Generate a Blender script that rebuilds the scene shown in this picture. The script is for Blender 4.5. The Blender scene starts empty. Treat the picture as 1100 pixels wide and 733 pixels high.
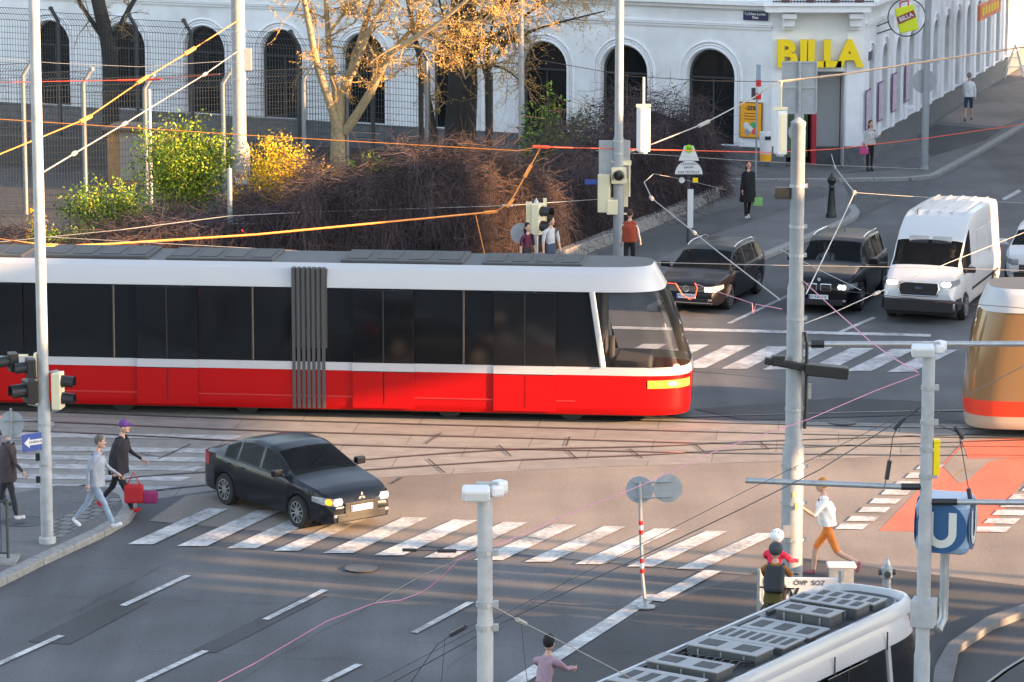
import bpy, bmesh, math, random
from mathutils import Vector, Matrix
random.seed(7)
S = bpy.context.scene
COL = S.collection
R = math.radians
V = Vector
# ------------------------------------------------------------------ camera model used for laying out the plan of the junction
F, H = 3570.0, 14.5
TH = math.atan(637 / F)
def ray(x, y):
    dx, dy = (x - 550) / F, (366.5 - y) / F
    return V((dx, math.cos(TH) + dy * math.sin(TH), -math.sin(TH) + dy * math.cos(TH)))
def G(x, y, z=0.0):
    d = ray(x, y); t = (z - H) / d.z
    return V((d.x * t, d.y * t, z))
def P(x, y, Y):
    d = ray(x, y); t = Y / d.y
    return V((d.x * t, Y, H + d.z * t))
# ------------------------------------------------------------------ materials
MATS = {}
from mathutils import noise as mnoise
def mat(name, col, rough=0.6, metal=0.0, var=0.0, scale=8.0, bump=0.0, coat=0.0, emit=None, estr=0.0, spec=0.5, alpha=None, var2=0.0, scale2=0.6):
    m = bpy.data.materials.new(name); m.use_nodes = True
    nt = m.node_tree; b = nt.nodes['Principled BSDF']
    b.inputs['Base Color'].default_value = (*col, 1)
    b.inputs['Roughness'].default_value = rough
    b.inputs['Metallic'].default_value = metal
    b.inputs['Specular IOR Level'].default_value = spec
    b.inputs['Coat Weight'].default_value = coat
    b.inputs['Coat Roughness'].default_value = 0.04
    if emit:
        b.inputs['Emission Color'].default_value = (*emit, 1); b.inputs['Emission Strength'].default_value = estr
    if var or bump:
        tc = nt.nodes.new('ShaderNodeTexCoord')
        n = nt.nodes.new('ShaderNodeTexNoise'); n.inputs['Scale'].default_value = scale; n.inputs['Detail'].default_value = 6
        nt.links.new(tc.outputs['Object'], n.inputs['Vector'])
        if var:
            fac = n.outputs['Fac']
            if var2:
                n2 = nt.nodes.new('ShaderNodeTexNoise'); n2.inputs['Scale'].default_value = scale2; n2.inputs['Detail'].default_value = 4
                nt.links.new(tc.outputs['Object'], n2.inputs['Vector'])
                mx = nt.nodes.new('ShaderNodeMath'); mx.operation = 'MULTIPLY_ADD'
                mx.inputs[1].default_value = var2 / max(var, 1e-3)
                nt.links.new(n2.outputs['Fac'], mx.inputs[0]); nt.links.new(fac, mx.inputs[2])
                sb = nt.nodes.new('ShaderNodeMath'); sb.operation = 'SUBTRACT'; sb.inputs[1].default_value = 0.5 * var2 / max(var, 1e-3)
                nt.links.new(mx.outputs[0], sb.inputs[0]); fac = sb.outputs[0]
            mr = nt.nodes.new('ShaderNodeMapRange'); mr.clamp = False
            mr.inputs['From Min'].default_value = 0.25; mr.inputs['From Max'].default_value = 0.75
            mr.inputs['To Min'].default_value = 1 - var; mr.inputs['To Max'].default_value = 1 + var
            nt.links.new(fac, mr.inputs['Value'])
            vm = nt.nodes.new('ShaderNodeVectorMath'); vm.operation = 'SCALE'; vm.inputs[0].default_value = col
            nt.links.new(mr.outputs[0], vm.inputs['Scale']); nt.links.new(vm.outputs[0], b.inputs['Base Color'])
        if bump:
            bp = nt.nodes.new('ShaderNodeBump'); bp.inputs['Strength'].default_value = bump; bp.inputs['Distance'].default_value = 0.01
            nt.links.new(n.outputs['Fac'], bp.inputs['Height']); nt.links.new(bp.outputs[0], b.inputs['Normal'])
    MATS[name] = m
    return m
def glassmat(name, tint, trans, rough=0.03):
    m = bpy.data.materials.new(name); m.use_nodes = True
    nt = m.node_tree; nt.nodes.clear()
    out = nt.nodes.new('ShaderNodeOutputMaterial')
    tr = nt.nodes.new('ShaderNodeBsdfTransparent'); tr.inputs[0].default_value = (*tint, 1)
    pb = nt.nodes.new('ShaderNodeBsdfPrincipled'); pb.inputs['Base Color'].default_value = (*[c * .06 for c in tint], 1)
    pb.inputs['Roughness'].default_value = rough
    mx = nt.nodes.new('ShaderNodeMixShader')
    lw = nt.nodes.new('ShaderNodeFresnel'); lw.inputs['IOR'].default_value = 1.5
    mr = nt.nodes.new('ShaderNodeMapRange'); mr.inputs['To Min'].default_value = 1 - trans; mr.inputs['To Max'].default_value = 1
    nt.links.new(lw.outputs[0], mr.inputs['Value']); nt.links.new(mr.outputs[0], mx.inputs[0])
    nt.links.new(tr.outputs[0], mx.inputs[1]); nt.links.new(pb.outputs[0], mx.inputs[2]); nt.links.new(mx.outputs[0], out.inputs[0])
    MATS[name] = m
    return m
asphalt = mat('asphalt', (.08, .081, .087), .8, var=.3, scale=26, bump=.45, var2=.42, scale2=.3)
asphalt_dark = mat('asphalt_dark', (.05, .05, .053), .85, var=.2, scale=20, bump=.3, var2=.2, scale2=.4)
asphalt_pale = mat('asphalt_pale', (.19, .165, .147), .85, var=.2, scale=24, bump=.4, var2=.3, scale2=.3)
pave = mat('paving', (.125, .123, .126), .9, var=.2, scale=12, bump=.3, var2=.18, scale2=.6)
kerbm = mat('kerb_granite', (.25, .245, .24), .85, var=.25, scale=9, bump=.3)
redlane = mat('red_lane', (.5, .12, .075), .8, var=.16, scale=14, bump=.3, var2=.14, scale2=.7)
paint = mat('road_paint', (.4, .4, .4), .75, var=.4, scale=9, bump=.3, var2=.5, scale2=1.2)
railm = mat('rail_steel', (.2, .19, .19), .35, .8, var=.2)
groove = mat('rail_groove', (.02, .02, .022), .9)
white = mat('white_render', (.76, .77, .79), .85, var=.09, scale=1.6, var2=.14, scale2=.35)
trimw = mat('white_trim', (.8, .8, .83), .8, var=.05, scale=3)
plinthm = mat('plinth_stone', (.12, .125, .135), .8, var=.25, scale=5)
winglass = mat('window_glass', (.012, .014, .016), .06, spec=.35)
darkframe = mat('dark_frame', (.05, .052, .055), .5)
polem = mat('pole_paint', (.27, .285, .3), .5, var=.09, scale=6, var2=.1, scale2=1.5)
polep = mat('pole_pale_paint', (.37, .38, .395), .5, var=.14, scale=7, var2=.22, scale2=1.8)
polec = mat('concrete_pole', (.3, .295, .285), .8, var=.15, scale=9)
galv = mat('galvanised', (.4, .42, .44), .45, .6, var=.15, scale=10)
steeld = mat('dark_steel', (.07, .075, .08), .5, .5)
black = mat('black_plastic', (.014, .014, .015), .45)
rubber = mat('rubber', (.016, .016, .016), .8)
rimm = mat('alloy', (.5, .5, .52), .3, .9)
pblack = mat('black_car_paint', (.006, .006, .008), .3, coat=.2, spec=.2)
pblue = mat('anthracite_car_paint', (.008, .01, .014), .3, coat=.25, spec=.25)
pwhite = mat('white_car_paint', (.5, .51, .53), .35, coat=.4)
psilver = mat('silver_car_paint', (.5, .52, .54), .3, .5, coat=.8)
chrome = mat('chrome', (.75, .75, .76), .15, 1.0)
lampw = mat('headlamp_lit', (.9, .9, .9), .2, emit=(1, .93, .8), estr=2.5)
lampc = mat('headlamp_glass', (.26, .27, .29), .12, coat=.5)
ambern = mat('amber_lamp', (.9, .35, .03), .3, emit=(1, .2, .0), estr=1.1)
redlamp = mat('red_lamp', (.6, .01, .01), .3, emit=(1, .03, .01), estr=5.0)
platem = mat('plate_white', (.7, .71, .74), .5)
ink = mat('ink', (.015, .015, .02), .6)
carglass = glassmat('car_glass', (.6, .63, .65), .86)
cabglass = glassmat('cab_glass', (.9, .91, .92), .86)
tanglass = glassmat('tan_glass', (.75, .56, .32), .5)
tramglass = mat('tram_glass', (.008, .009, .011), .08, spec=.5)
seatm = mat('seat_fabric', (.05, .05, .055), .9)
tred = mat('tram_red', (.37, .002, .003), .35, coat=.15, spec=.2)
twhite = mat('tram_white', (.43, .44, .47), .35, coat=.4)
troof = mat('tram_roof_grey', (.42, .44, .46), .5, var=.06, scale=3)
tgrey = mat('tram_gear_grey', (.075, .078, .082), .55, var=.1, scale=4)
tgear = mat('tram_gear_pale', (.3, .305, .315), .5, var=.1, scale=4)
tdark = mat('tram_gear_dark', (.045, .047, .05), .6, var=.2, scale=6)
twarm = mat('tram_sun_grey', (.36, .3, .23), .4, coat=.3)  # light grey body, warmed to carry the sunlight on it
bellow = mat('bellows', (.06, .062, .066), .8)
yellow = mat('sign_yellow', (.93, .66, .0), .4)
lime = mat('bag_lime', (.72, .78, .02), .45)
orange = mat('poster_orange', (.9, .4, .02), .5)
signblue = mat('sign_blue', (.03, .07, .3), .45)
navy = mat('plate_navy', (.02, .025, .09), .45)
ublue = mat('metro_blue', (.025, .095, .23), .4, var=.08)
uside = mat('metro_pale_blue', (.26, .36, .5), .35)
uwhite = mat('metro_white', (.62, .62, .58), .5)
signred = mat('sign_red', (.65, .02, .02), .4)
signw = mat('sign_white', (.64, .65, .67), .45)
green = mat('sign_green', (.28, .62, .02), .45)
signback = mat('sign_back', (.36, .38, .41), .5, .3, var=.1)
boxcream = mat('signal_sun_cream', (.74, .66, .45), .5)  # leans to gold, carrying the sunlight on the signal boxes
wired = mat('wire_dark', (.03, .03, .035), .5)
wirew = mat('wire_pale', (.36, .35, .34), .5)
wireo = mat('wire_sun_orange', (.85, .3, .06), .5)  # orange glow of sunlight put into the wire colour
wirep = mat('wire_pink', (.62, .25, .36), .5)
wirer = mat('wire_red', (.8, .1, .05), .5)
bark_sunlit = mat('bark_sunlit', (.3, .235, .14), .9, var=.3, scale=10, bump=.6)  # golden sunlight on the limbs is put into this colour
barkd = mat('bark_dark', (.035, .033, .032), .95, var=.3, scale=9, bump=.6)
twig = mat('twig', (.27, .18, .085), .9)  # gold of the sunlit crown mixed into the twig colour
twigp = mat('creeper_stem', (.06, .046, .056), .95)
twigd = mat('creeper_dark', (.025, .019, .022), .95)
twigo = mat('creeper_rust', (.1, .06, .045), .95)
hedgem = mat('hedge_mass', (.018, .014, .016), 1.0, var=.5, scale=5)
leafg = mat('leaf_green', (.14, .26, .02), .7)
leafy = mat('leaf_yellowgreen', (.34, .4, .015), .7)
leafd = mat('leaf_dark', (.03, .075, .012), .8)
flowy = mat('forsythia', (.75, .45, .01), .7)
bud = mat('bud', (.36, .23, .06), .8)
wood = mat('plywood', (.36, .2, .09), .8, var=.2, scale=6)
cob = mat('cobbles', (.1, .1, .108), .85)
def streaked(m, ang, amt):
    nt = m.node_tree; b = nt.nodes['Principled BSDF']; lk = b.inputs['Base Color'].links[0]; src = lk.from_socket
    tc = nt.nodes.new('ShaderNodeTexCoord'); mp = nt.nodes.new('ShaderNodeMapping'); mp.inputs['Rotation'].default_value = (0, 0, ang); mp.inputs['Scale'].default_value = (1.1, .05, 1)
    n = nt.nodes.new('ShaderNodeTexNoise'); n.inputs['Scale'].default_value = 1.0; n.inputs['Detail'].default_value = 5
    nt.links.new(tc.outputs['Object'], mp.inputs['Vector']); nt.links.new(mp.outputs[0], n.inputs['Vector'])
    mr = nt.nodes.new('ShaderNodeMapRange'); mr.inputs['From Min'].default_value = .3; mr.inputs['From Max'].default_value = .7; mr.inputs['To Min'].default_value = 1 - amt; mr.inputs['To Max'].default_value = 1 + amt
    nt.links.new(n.outputs['Fac'], mr.inputs['Value']); vm = nt.nodes.new('ShaderNodeVectorMath'); vm.operation = 'SCALE'
    nt.links.new(src, vm.inputs[0]); nt.links.new(mr.outputs[0], vm.inputs['Scale']); nt.links.new(vm.outputs[0], b.inputs['Base Color'])
for m_ in (asphalt, asphalt_dark): streaked(m_, R(23.5), .2)
streaked(asphalt_pale, R(-70), .12); streaked(redlane, R(23), .14)
skin = mat('skin', (.55, .33, .24), .6)
cloths = {}
def cloth(name, col):
    if name not in cloths: cloths[name] = mat('cloth_' + name, col, .9, var=.12, scale=14)
    return cloths[name]
# slab joints for the tram track bed and cobbles: brick pattern in the sheet's own coordinates
def brickmat(name, c1, c2, mortar, w, h, ms, rot=0.0, var=.15):
    m = bpy.data.materials.new(name); m.use_nodes = True; nt = m.node_tree; b = nt.nodes['Principled BSDF']; b.inputs['Roughness'].default_value = .85
    tc = nt.nodes.new('ShaderNodeTexCoord'); mp = nt.nodes.new('ShaderNodeMapping'); mp.inputs['Rotation'].default_value = (0, 0, rot)
    nt.links.new(tc.outputs['Object'], mp.inputs['Vector'])
    br = nt.nodes.new('ShaderNodeTexBrick'); br.inputs['Scale'].default_value = 1
    br.inputs['Color1'].default_value = (*c1, 1); br.inputs['Color2'].default_value = (*c2, 1); br.inputs['Mortar'].default_value = (*mortar, 1)
    br.inputs['Brick Width'].default_value = w; br.inputs['Row Height'].default_value = h; br.inputs['Mortar Size'].default_value = ms
    nt.links.new(mp.outputs[0], br.inputs['Vector'])
    n = nt.nodes.new('ShaderNodeTexNoise'); n.inputs['Scale'].default_value = 2.2; n.inputs['Detail'].default_value = 8
    nt.links.new(tc.outputs['Object'], n.inputs['Vector'])
    mr = nt.nodes.new('ShaderNodeMapRange'); mr.inputs['From Min'].default_value = .3; mr.inputs['From Max'].default_value = .7
    mr.inputs['To Min'].default_value = 1 - var; mr.inputs['To Max'].default_value = 1 + var
    nt.links.new(n.outputs['Fac'], mr.inputs['Value'])
    vm = nt.nodes.new('ShaderNodeVectorMath'); vm.operation = 'SCALE'
    nt.links.new(br.outputs['Color'], vm.inputs[0]); nt.links.new(mr.outputs[0], vm.inputs['Scale']); nt.links.new(vm.outputs[0], b.inputs['Base Color'])
    MATS[name] = m
    return m
slab = brickmat('track_slabs', (.185, .176, .17), (.225, .212, .2), (.12, .113, .11), 2.6, 1.1, .014, .1)
cobble = brickmat('cobble_stones', (.13, .13, .138), (.09, .09, .098), (.03, .03, .032), .22, .16, .02, .4)
tactile = brickmat('tactile_paving', (.2, .2, .2), (.17, .17, .17), (.06, .06, .06), .3, .3, .03, .4)
# ------------------------------------------------------------------ mesh builder
class MB:
    def __init__(s): s.v = []; s.f = []; s.m = []; s.mi = 0
    def add(s, vs, fs):
        o = len(s.v); s.v += [tuple(v) for v in vs]
        for f in fs: s.f.append(tuple(o + i for i in f)); s.m.append(s.mi)
        return s
    def box(s, c, d, rz=0.0, rot=None):
        x, y, z = d[0] / 2, d[1] / 2, d[2] / 2
        M = rot if rot is not None else Matrix.Rotation(rz, 3, 'Z')
        vs = [V(c) + M @ V((a * x, b * y, e * z)) for a in (-1, 1) for b in (-1, 1) for e in (-1, 1)]
        return s.add(vs, [(0, 1, 3, 2), (4, 6, 7, 5), (0, 4, 5, 1), (2, 3, 7, 6), (0, 2, 6, 4), (1, 5, 7, 3)])
    def tube(s, pts, r, n=8, cap=True):
        pts = [V(p) for p in pts]; rs = r if isinstance(r, (list, tuple)) else [r] * len(pts)
        rings = []; u = None
        for i, p in enumerate(pts):
            d = (pts[min(i + 1, len(pts) - 1)] - pts[max(i - 1, 0)])
            if d.length < 1e-9: d = V((0, 0, 1))
            d.normalize()
            if u is None: u = d.orthogonal().normalized()
            u = (u - d * u.dot(d))
            if u.length < 1e-6: u = d.orthogonal()
            u.normalize(); w = d.cross(u)
            rings.append([p + (u * math.cos(2 * math.pi * k / n) + w * math.sin(2 * math.pi * k / n)) * rs[i] for k in range(n)])
        vs = [v for rg in rings for v in rg]; fs = []
        for i in range(len(pts) - 1):
            for k in range(n):
                fs.append((i * n + k, i * n + (k + 1) % n, (i + 1) * n + (k + 1) % n, (i + 1) * n + k))
        if cap: fs.append(tuple(reversed(range(n)))); fs.append(tuple((len(pts) - 1) * n + k for k in range(n)))
        return s.add(vs, fs)
    def lathe(s, prof, c=(0, 0, 0), n=16, axis='Z', cap=True):
        vs = []; fs = []
        for (r, z) in prof:
            for k in range(n):
                a = 2 * math.pi * k / n; p = (r * math.cos(a), r * math.sin(a), z)
                if axis == 'Y': p = (p[0], p[2], p[1])
                if axis == 'X': p = (p[2], p[0], p[1])
                vs.append(V(c) + V(p))
        for i in range(len(prof) - 1):
            for k in range(n): fs.append((i * n + k, i * n + (k + 1) % n, (i + 1) * n + (k + 1) % n, (i + 1) * n + k))
        if cap: fs.append(tuple(reversed(range(n)))); fs.append(tuple((len(prof) - 1) * n + k for k in range(n)))
        return s.add(vs, fs)
    def prism(s, poly, z0, z1, M=None):
        n = len(poly); vs = [V((p[0], p[1], z0)) for p in poly] + [V((p[0], p[1], z1)) for p in poly]
        if M is not None: vs = [M @ v for v in vs]
        fs = [tuple(reversed(range(n))), tuple(range(n, 2 * n))] + [(i, (i + 1) % n, n + (i + 1) % n, n + i) for i in range(n)]
        return s.add(vs, fs)
    def sheet(s, poly): return s.add([V(p) for p in poly], [tuple(range(len(poly)))])
    def ball(s, c, r, n=10, rings=7):
        r = V(r) if not isinstance(r, (int, float)) else V((r, r, r)); vs = []; fs = []
        for i in range(rings + 1):
            a = math.pi * i / rings
            for k in range(n):
                b = 2 * math.pi * k / n
                vs.append(V(c) + V((r.x * math.sin(a) * math.cos(b), r.y * math.sin(a) * math.sin(b), r.z * math.cos(a))))
        for i in range(rings):
            for k in range(n): fs.append((i * n + k, (i + 1) * n + k, (i + 1) * n + (k + 1) % n, i * n + (k + 1) % n))
        return s.add(vs, fs)
    def grid(s, rows, closed=False):
        m = len(rows[0]); vs = [p for r_ in rows for p in r_]; fs = []
        for i in range(len(rows) - 1):
            for k in range(m if closed else m - 1): fs.append((i * m + k, i * m + (k + 1) % m, (i + 1) * m + (k + 1) % m, (i + 1) * m + k))
        return s.add(vs, fs)
    def build(s, name, mats, parent=None, origin=None, smooth=None, bevel=0.0, fixn=True):
        me = bpy.data.meshes.new(name)
        o = V(origin) if origin is not None else V((0, 0, 0))
        me.from_pydata([tuple(V(v) - o) for v in s.v], [], s.f); me.update()
        if not isinstance(mats, (list, tuple)): mats = [mats]
        for m in mats: me.materials.append(m)
        if len(mats) > 1: me.polygons.foreach_set('material_index', s.m)
        if fixn:
            bm = bmesh.new(); bm.from_mesh(me); bmesh.ops.remove_doubles(bm, verts=bm.verts, dist=1e-5)
            bmesh.ops.recalc_face_normals(bm, faces=bm.faces); bm.to_mesh(me); bm.free()
        if smooth:
            me.polygons.foreach_set('use_smooth', [True] * len(me.polygons)); me.set_sharp_from_angle(angle=R(smooth))
        ob = bpy.data.objects.new(name, me); COL.objects.link(ob); ob.location = o
        if parent is not None: ob.parent = parent
        if bevel:
            b = ob.modifiers.new('bevel', 'BEVEL'); b.width = bevel; b.segments = 2; b.limit_method = 'ANGLE'
        return ob
def tag(o, label=None, cat=None, group=None, kind=None):
    if label: o['label'] = label
    if cat: o['category'] = cat
    if group: o['group'] = group
    if kind: o['kind'] = kind
    return o
def thing(name, label, cat, loc=(0, 0, 0), rz=0.0, group=None):
    o = bpy.data.objects.new(name, None); COL.objects.link(o); o.location = loc; o.rotation_euler = (0, 0, rz); o.empty_display_size = .2
    return tag(o, label, cat, group)
def struct(ob): ob['kind'] = 'structure'; return ob
def copytree(o, parent=None):
    c = o.copy(); COL.objects.link(c)
    if parent is not None: c.parent = parent
    for ch in [x for x in bpy.data.objects if x.parent == o]: copytree(ch, c)
    return c
def text(name, body, size, m, parent, M, ext=.004, sx=1.0, bold=0.0, align='CENTER'):
    cu = bpy.data.curves.new(name, 'FONT'); cu.body = body; cu.size = size; cu.extrude = ext; cu.align_x = align; cu.align_y = 'CENTER'; cu.offset = bold
    cu.resolution_u = 3
    t = bpy.data.objects.new(name, cu); COL.objects.link(t)
    dg = bpy.context.evaluated_depsgraph_get(); me = bpy.data.meshes.new_from_object(t.evaluated_get(dg))
    bpy.data.objects.remove(t); bpy.data.curves.remove(cu)
    me.materials.clear(); me.materials.append(m)
    me.transform(Matrix.Diagonal((sx, 1, 1, 1))); me.transform(M)
    ob = bpy.data.objects.new(name, me); COL.objects.link(ob)
    if parent is not None: ob.parent = parent
    return ob
def frame(o, xdir, updir=(0, 0, 1)):
    """matrix putting text (x right, y up, z out) at o"""
    x = V(xdir).normalized(); y = V(updir).normalized(); z = x.cross(y)
    M = Matrix((x, y, z)).transposed().to_4x4(); M.translation = V(o); return M
def itab(t, x):
    if x <= t[0][0]: return t[0][1]
    for a, b in zip(t, t[1:]):
        if x <= b[0]: return a[1] + (b[1] - a[1]) * (x - a[0]) / max(1e-9, b[0] - a[0])
    return t[-1][1]
def stab(t, x, r=.05): return (itab(t, x - r) + 2 * itab(t, x) + itab(t, x + r)) / 4
SUN, SKY, EXPO = 5.0, .128, 2.27
# ------------------------------------------------------------------ ground, road surfaces, markings (each sheet 4 mm above the one below)
def sheet(name, pts, z, m, px=True):
    mb = MB(); mb.sheet([G(x, y).xy.to_3d() + V((0, 0, z)) if px else V((x, y, z)) for x, y in pts])
    o = mb.build(name, m, fixn=False)
    if o.data.polygons[0].normal.z < 0: o.data.flip_normals()
    return struct(o)
sheet('ground', [(-260, -60), (260, -60), (260, 420), (-260, 420)], 0, asphalt, px=False)
sheet('road_front', [(-700, 1100), (-90, 632), (130, 562), (820, 622), (1400, 640), (1500, 1100)], .004, asphalt, px=True)
sheet('road_patch', [(545, 745), (700, 652), (860, 600), (1100, 630), (1300, 760)], .012, asphalt_dark)
sheet('track_bed', [(-300, 424), (430, 446), (1400, 462), (1400, 478), (1000, 489), (800, 497), (640, 502), (430, 512), (250, 524), (90, 548), (-60, 580), (-300, 640)], .004, slab)
sheet('junction_surface', [(800, 497.5), (640, 502.5), (430, 512.5), (300, 521.5), (200, 533), (160, 560), (820, 620), (1400, 640), (1400, 478.8), (1000, 489.5)], .008, asphalt_pale)
sheet('cycle_lane', [(944, 571), (1062, 573), (1130, 470), (1036, 474), (1012, 500)], .012, redlane)
sheet('cycle_lane_gap', [(1040, 517), (1062, 497), (1095, 491), (1110, 478), (1036, 478), (1013, 502), (1030, 520)], .016, asphalt_pale)
sheet('cycle_lane_branch', [(1034, 476), (1150, 474), (1150, 492), (1040, 494)], .020, redlane)
sheet('far_lane_strip', [(560, 315), (700, 250), (880, 204), (900, 210), (760, 258), (620, 322)], .128, asphalt)
# markings
mk = MB()
def mq(pts, z=.024): mk.sheet([G(x, y).xy.to_3d() + V((0, 0, z)) for x, y in pts])
dash = MB()
def dq(a, b, w=.13):
    A, B = G(*a), G(*b); n = (B - A).normalized().cross(V((0, 0, 1))) * w / 2; z = V((0, 0, .024))
    dash.sheet([A - n + z, B - n + z, B + n + z, A + n + z])
for a, b in [((-20, 723), (66, 684)), ((132, 652), (202, 619.5)), ((285, 667), (349, 635)), ((445, 681), (506, 648)), ((148, 735), (221, 700.5)), ((348, 734), (386, 715))]: dq(a, b)
struct(dash.build('lane_dashes', paint, fixn=False))
zb = MB(); n = 12
bot = [(137, 165, 586), (190, 222, 588), (243, 275, 590.5), (294, 321, 593), (347, 379, 595.5), (401, 433, 598), (455, 487, 600.5), (509, 540, 603), (563, 592, 605), (617, 648, 607.5), (673, 702, 610), (727, 755, 612.5)]
for i, (x0, x1, y) in enumerate(bot):
    tx, ty = 92, 38.5
    zb.sheet([G(a, b).xy.to_3d() + V((0, 0, .024)) for a, b in [(x0, y), (x1, y), (x1 + tx - 12, y - ty + .6), (x0 + tx - 6, y - ty)]])
struct(zb.build('zebra_crossing', paint, fixn=False))
wl = MB()
for pts in ([(538, 738), (560, 738), (712, 640), (692, 640)], [(694, 646), (713, 648), (775, 615), (757, 614)]):
    wl.sheet([G(a, b).xy.to_3d() + V((0, 0, .024 if pts[0][0] == 538 else .028)) for a, b in pts])
struct(wl.build('edge_line', paint, fixn=False))
lz = MB()
for k, y in enumerate((466.5, 481, 490.5, 500, 511, 521)):
    x1 = 262 - k * 14
    lz.sheet([G(a, b).xy.to_3d() + V((0, 0, .012)) for a, b in [(-40, y - 2.6), (x1, y + 2), (x1 - 12, y + 6.5), (-40, y + 2.6)]])
struct(lz.build('tram_crossing_stripes', mat('worn_paint', (.33, .33, .34), .85, var=.4, scale=5, var2=.35, scale2=1.0), fixn=False))
fz = MB(); worn = MATS['worn_paint']
for k in range(8):
    x = 655 + k * 44.5; y = 394 + k * .9
    fz.sheet([G(a, b).xy.to_3d() + V((0, 0, .012)) for a, b in [(x - 14, y), (x + 14, y), (x + 62, y - 24), (x + 36, y - 24)]])
fz.sheet([G(a, b).xy.to_3d() + V((0, 0, .012)) for a, b in [(640, 350.5), (1000, 359.5), (1000, 362.5), (640, 353.5)]])
fz.sheet([G(a, b).xy.to_3d() + V((0, 0, .012)) for a, b in [(780, 348), (786, 348), (852, 317), (848, 316)]])
fz.sheet([G(a, b).xy.to_3d() + V((0, 0, .012)) for a, b in [(900, 357), (906, 357), (942, 342), (937, 341)]])
fz.sheet([G(a, b).xy.to_3d() + V((0, 0, .012)) for a, b in [(1076, 214), (1079, 216), (1098, 206), (1094, 204)]])
struct(fz.build('far_zebra_and_stop_line', mat('aged_paint', (.36, .36, .37), .85, var=.4, scale=6, var2=.4, scale2=1.1), fixn=False))
bm_ = MB()
for (x, y, w) in [(985, 512, 26), (972, 521, 27), (960, 530, 28), (948, 539.5, 29), (936, 549, 29), (924, 558.5, 30), (912, 567, 30), (996, 503, 25), (1112, 526, 30), (1098, 535, 30), (1090, 543.5, 32), (1082, 552, 33), (1073, 561, 34), (1062, 570, 36)]:
    bm_.sheet([G(a, b).xy.to_3d() + V((0, 0, .024)) for a, b in [(x - w / 2, y + 2.6), (x + w / 2, y + 3), (x + w / 2 + 6, y - 2.6), (x - w / 2 + 6, y - 3)]])
struct(bm_.build('cycle_crossing_blocks', paint, fixn=False))
# rails let into the ground
def rail(name, pts):
    c = [G(x, y) for x, y in pts]; q = []
    for i in range(len(c) - 1):                       # smooth by subdividing with Catmull-Rom
        p0, p1, p2, p3 = c[max(i - 1, 0)], c[i], c[i + 1], c[min(i + 2, len(c) - 1)]
        for t in [k / 6 for k in range(6)]:
            q.append(.5 * ((2 * p1) + (p2 - p0) * t + (2 * p0 - 5 * p1 + 4 * p2 - p3) * t * t + (3 * p1 - p0 - 3 * p2 + p3) * t ** 3))
    q.append(c[-1]); mb = MB()
    for k, (o, w, z) in enumerate(((0, .05, .020), (.055, .045, .016))):
        mb.mi = k; L = []; Rr = []
        for i, p in enumerate(q):
            d = (q[min(i + 1, len(q) - 1)] - q[max(i - 1, 0)]).normalized(); nn = V((d.y, -d.x, 0))
            L.append(p + nn * (o - w / 2) + V((0, 0, z))); Rr.append(p + nn * (o + w / 2) + V((0, 0, z)))
        mb.grid([L, Rr])
    return struct(mb.build(name, [railm, groove], fixn=False))
rail('rail', [(-200, 444), (58, 454), (275, 463), (555, 471), (830, 478), (1200, 482)])
rail('rail', [(-200, 455), (58, 464.5), (275, 475), (420, 480), (555, 483), (830, 488), (1200, 491)])
rail('rail', [(-200, 579), (58, 528), (148, 513), (245, 506), (385, 495), (460, 489), (555, 483.5), (700, 480), (830, 474), (1200, 462)])
rail('rail', [(-200, 606), (58, 548), (148, 530), (235, 520), (330, 511), (400, 505), (555, 495), (700, 489), (830, 482), (1200, 470)])
rail('rail', [(-200, 422), (275, 441), (830, 456), (1200, 464)]); rail('rail', [(-200, 432), (275, 451), (830, 466), (1200, 473)])
rail('rail', [(640, 451), (830, 446), (1000, 442), (1200, 440)])
def lerp(a, b, t): return a + (b - a) * t
def manhole(x, y, r=.33, zz=.028):
    mb = MB(); p = G(x, y); mb.lathe([(r, 0), (r, .006), (r * .86, .006), (r * .86, .002), (.001, .002)], (p.x, p.y, zz), 20); struct(mb.build('manhole_cover', steeld, fixn=False))
# skewed expansion joints across the pale surface
jt = MB()
for a, b in [((457, 478), (474, 466)), ((460, 494), (478, 509)), ((536, 479), (549, 491)), ((610, 485), (620, 494)), ((676, 483), (690, 493)), ((608, 480), (612, 470)), ((746, 478), (756, 486)), ((816, 475), (826, 484)), ((880, 492), (898, 482)), ((420, 521), (432, 514)), ((330, 470), (350, 480)), ((170, 494), (205, 478)), ((150, 488), (172, 492))]:
    A, B = G(*a), G(*b); nn = (B - A).normalized().cross(V((0, 0, 1))) * .018; z = V((0, 0, .021))
    jt.sheet([A - nn + z, B - nn + z, B + nn + z, A + nn + z])
struct(jt.build('joint_lines', groove, fixn=False))
ck = MB(); rc = random.Random(21)
def crack(a, b, w=.006, z=.026, wob=.025, n=24):
    A_, B_ = G(*a), G(*b); nn = (B_ - A_).normalized().cross(V((0, 0, 1))); L_l = []; R_l = []; o = 0
    for i in range(n + 1):
        o = o * .7 + rc.gauss(0, wob); ww = w * rc.uniform(.3, 1.2); p = lerp(A_, B_, i / n) + nn * o + V((0, 0, z)); L_l.append(p - nn * ww); R_l.append(p + nn * ww)
    ck.grid([L_l, R_l])
for a, b in [((0, 640), (330, 650)), ((140, 700), (420, 712)), ((60, 668), (200, 600)), ((330, 640), (520, 648)), ((250, 735), (470, 610)), ((20, 610), (460, 622)), ((480, 720), (640, 600)), ((600, 700), (700, 705)), ((430, 690), (560, 698)), ((820, 430), (1010, 434)), ((760, 400), (1000, 408)), ((760, 445), (900, 420)), ((880, 250), (1090, 262)), ((930, 215), (1100, 190))]: crack(a, b)
struct(ck.build('road_cracks', groove, fixn=False))
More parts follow.
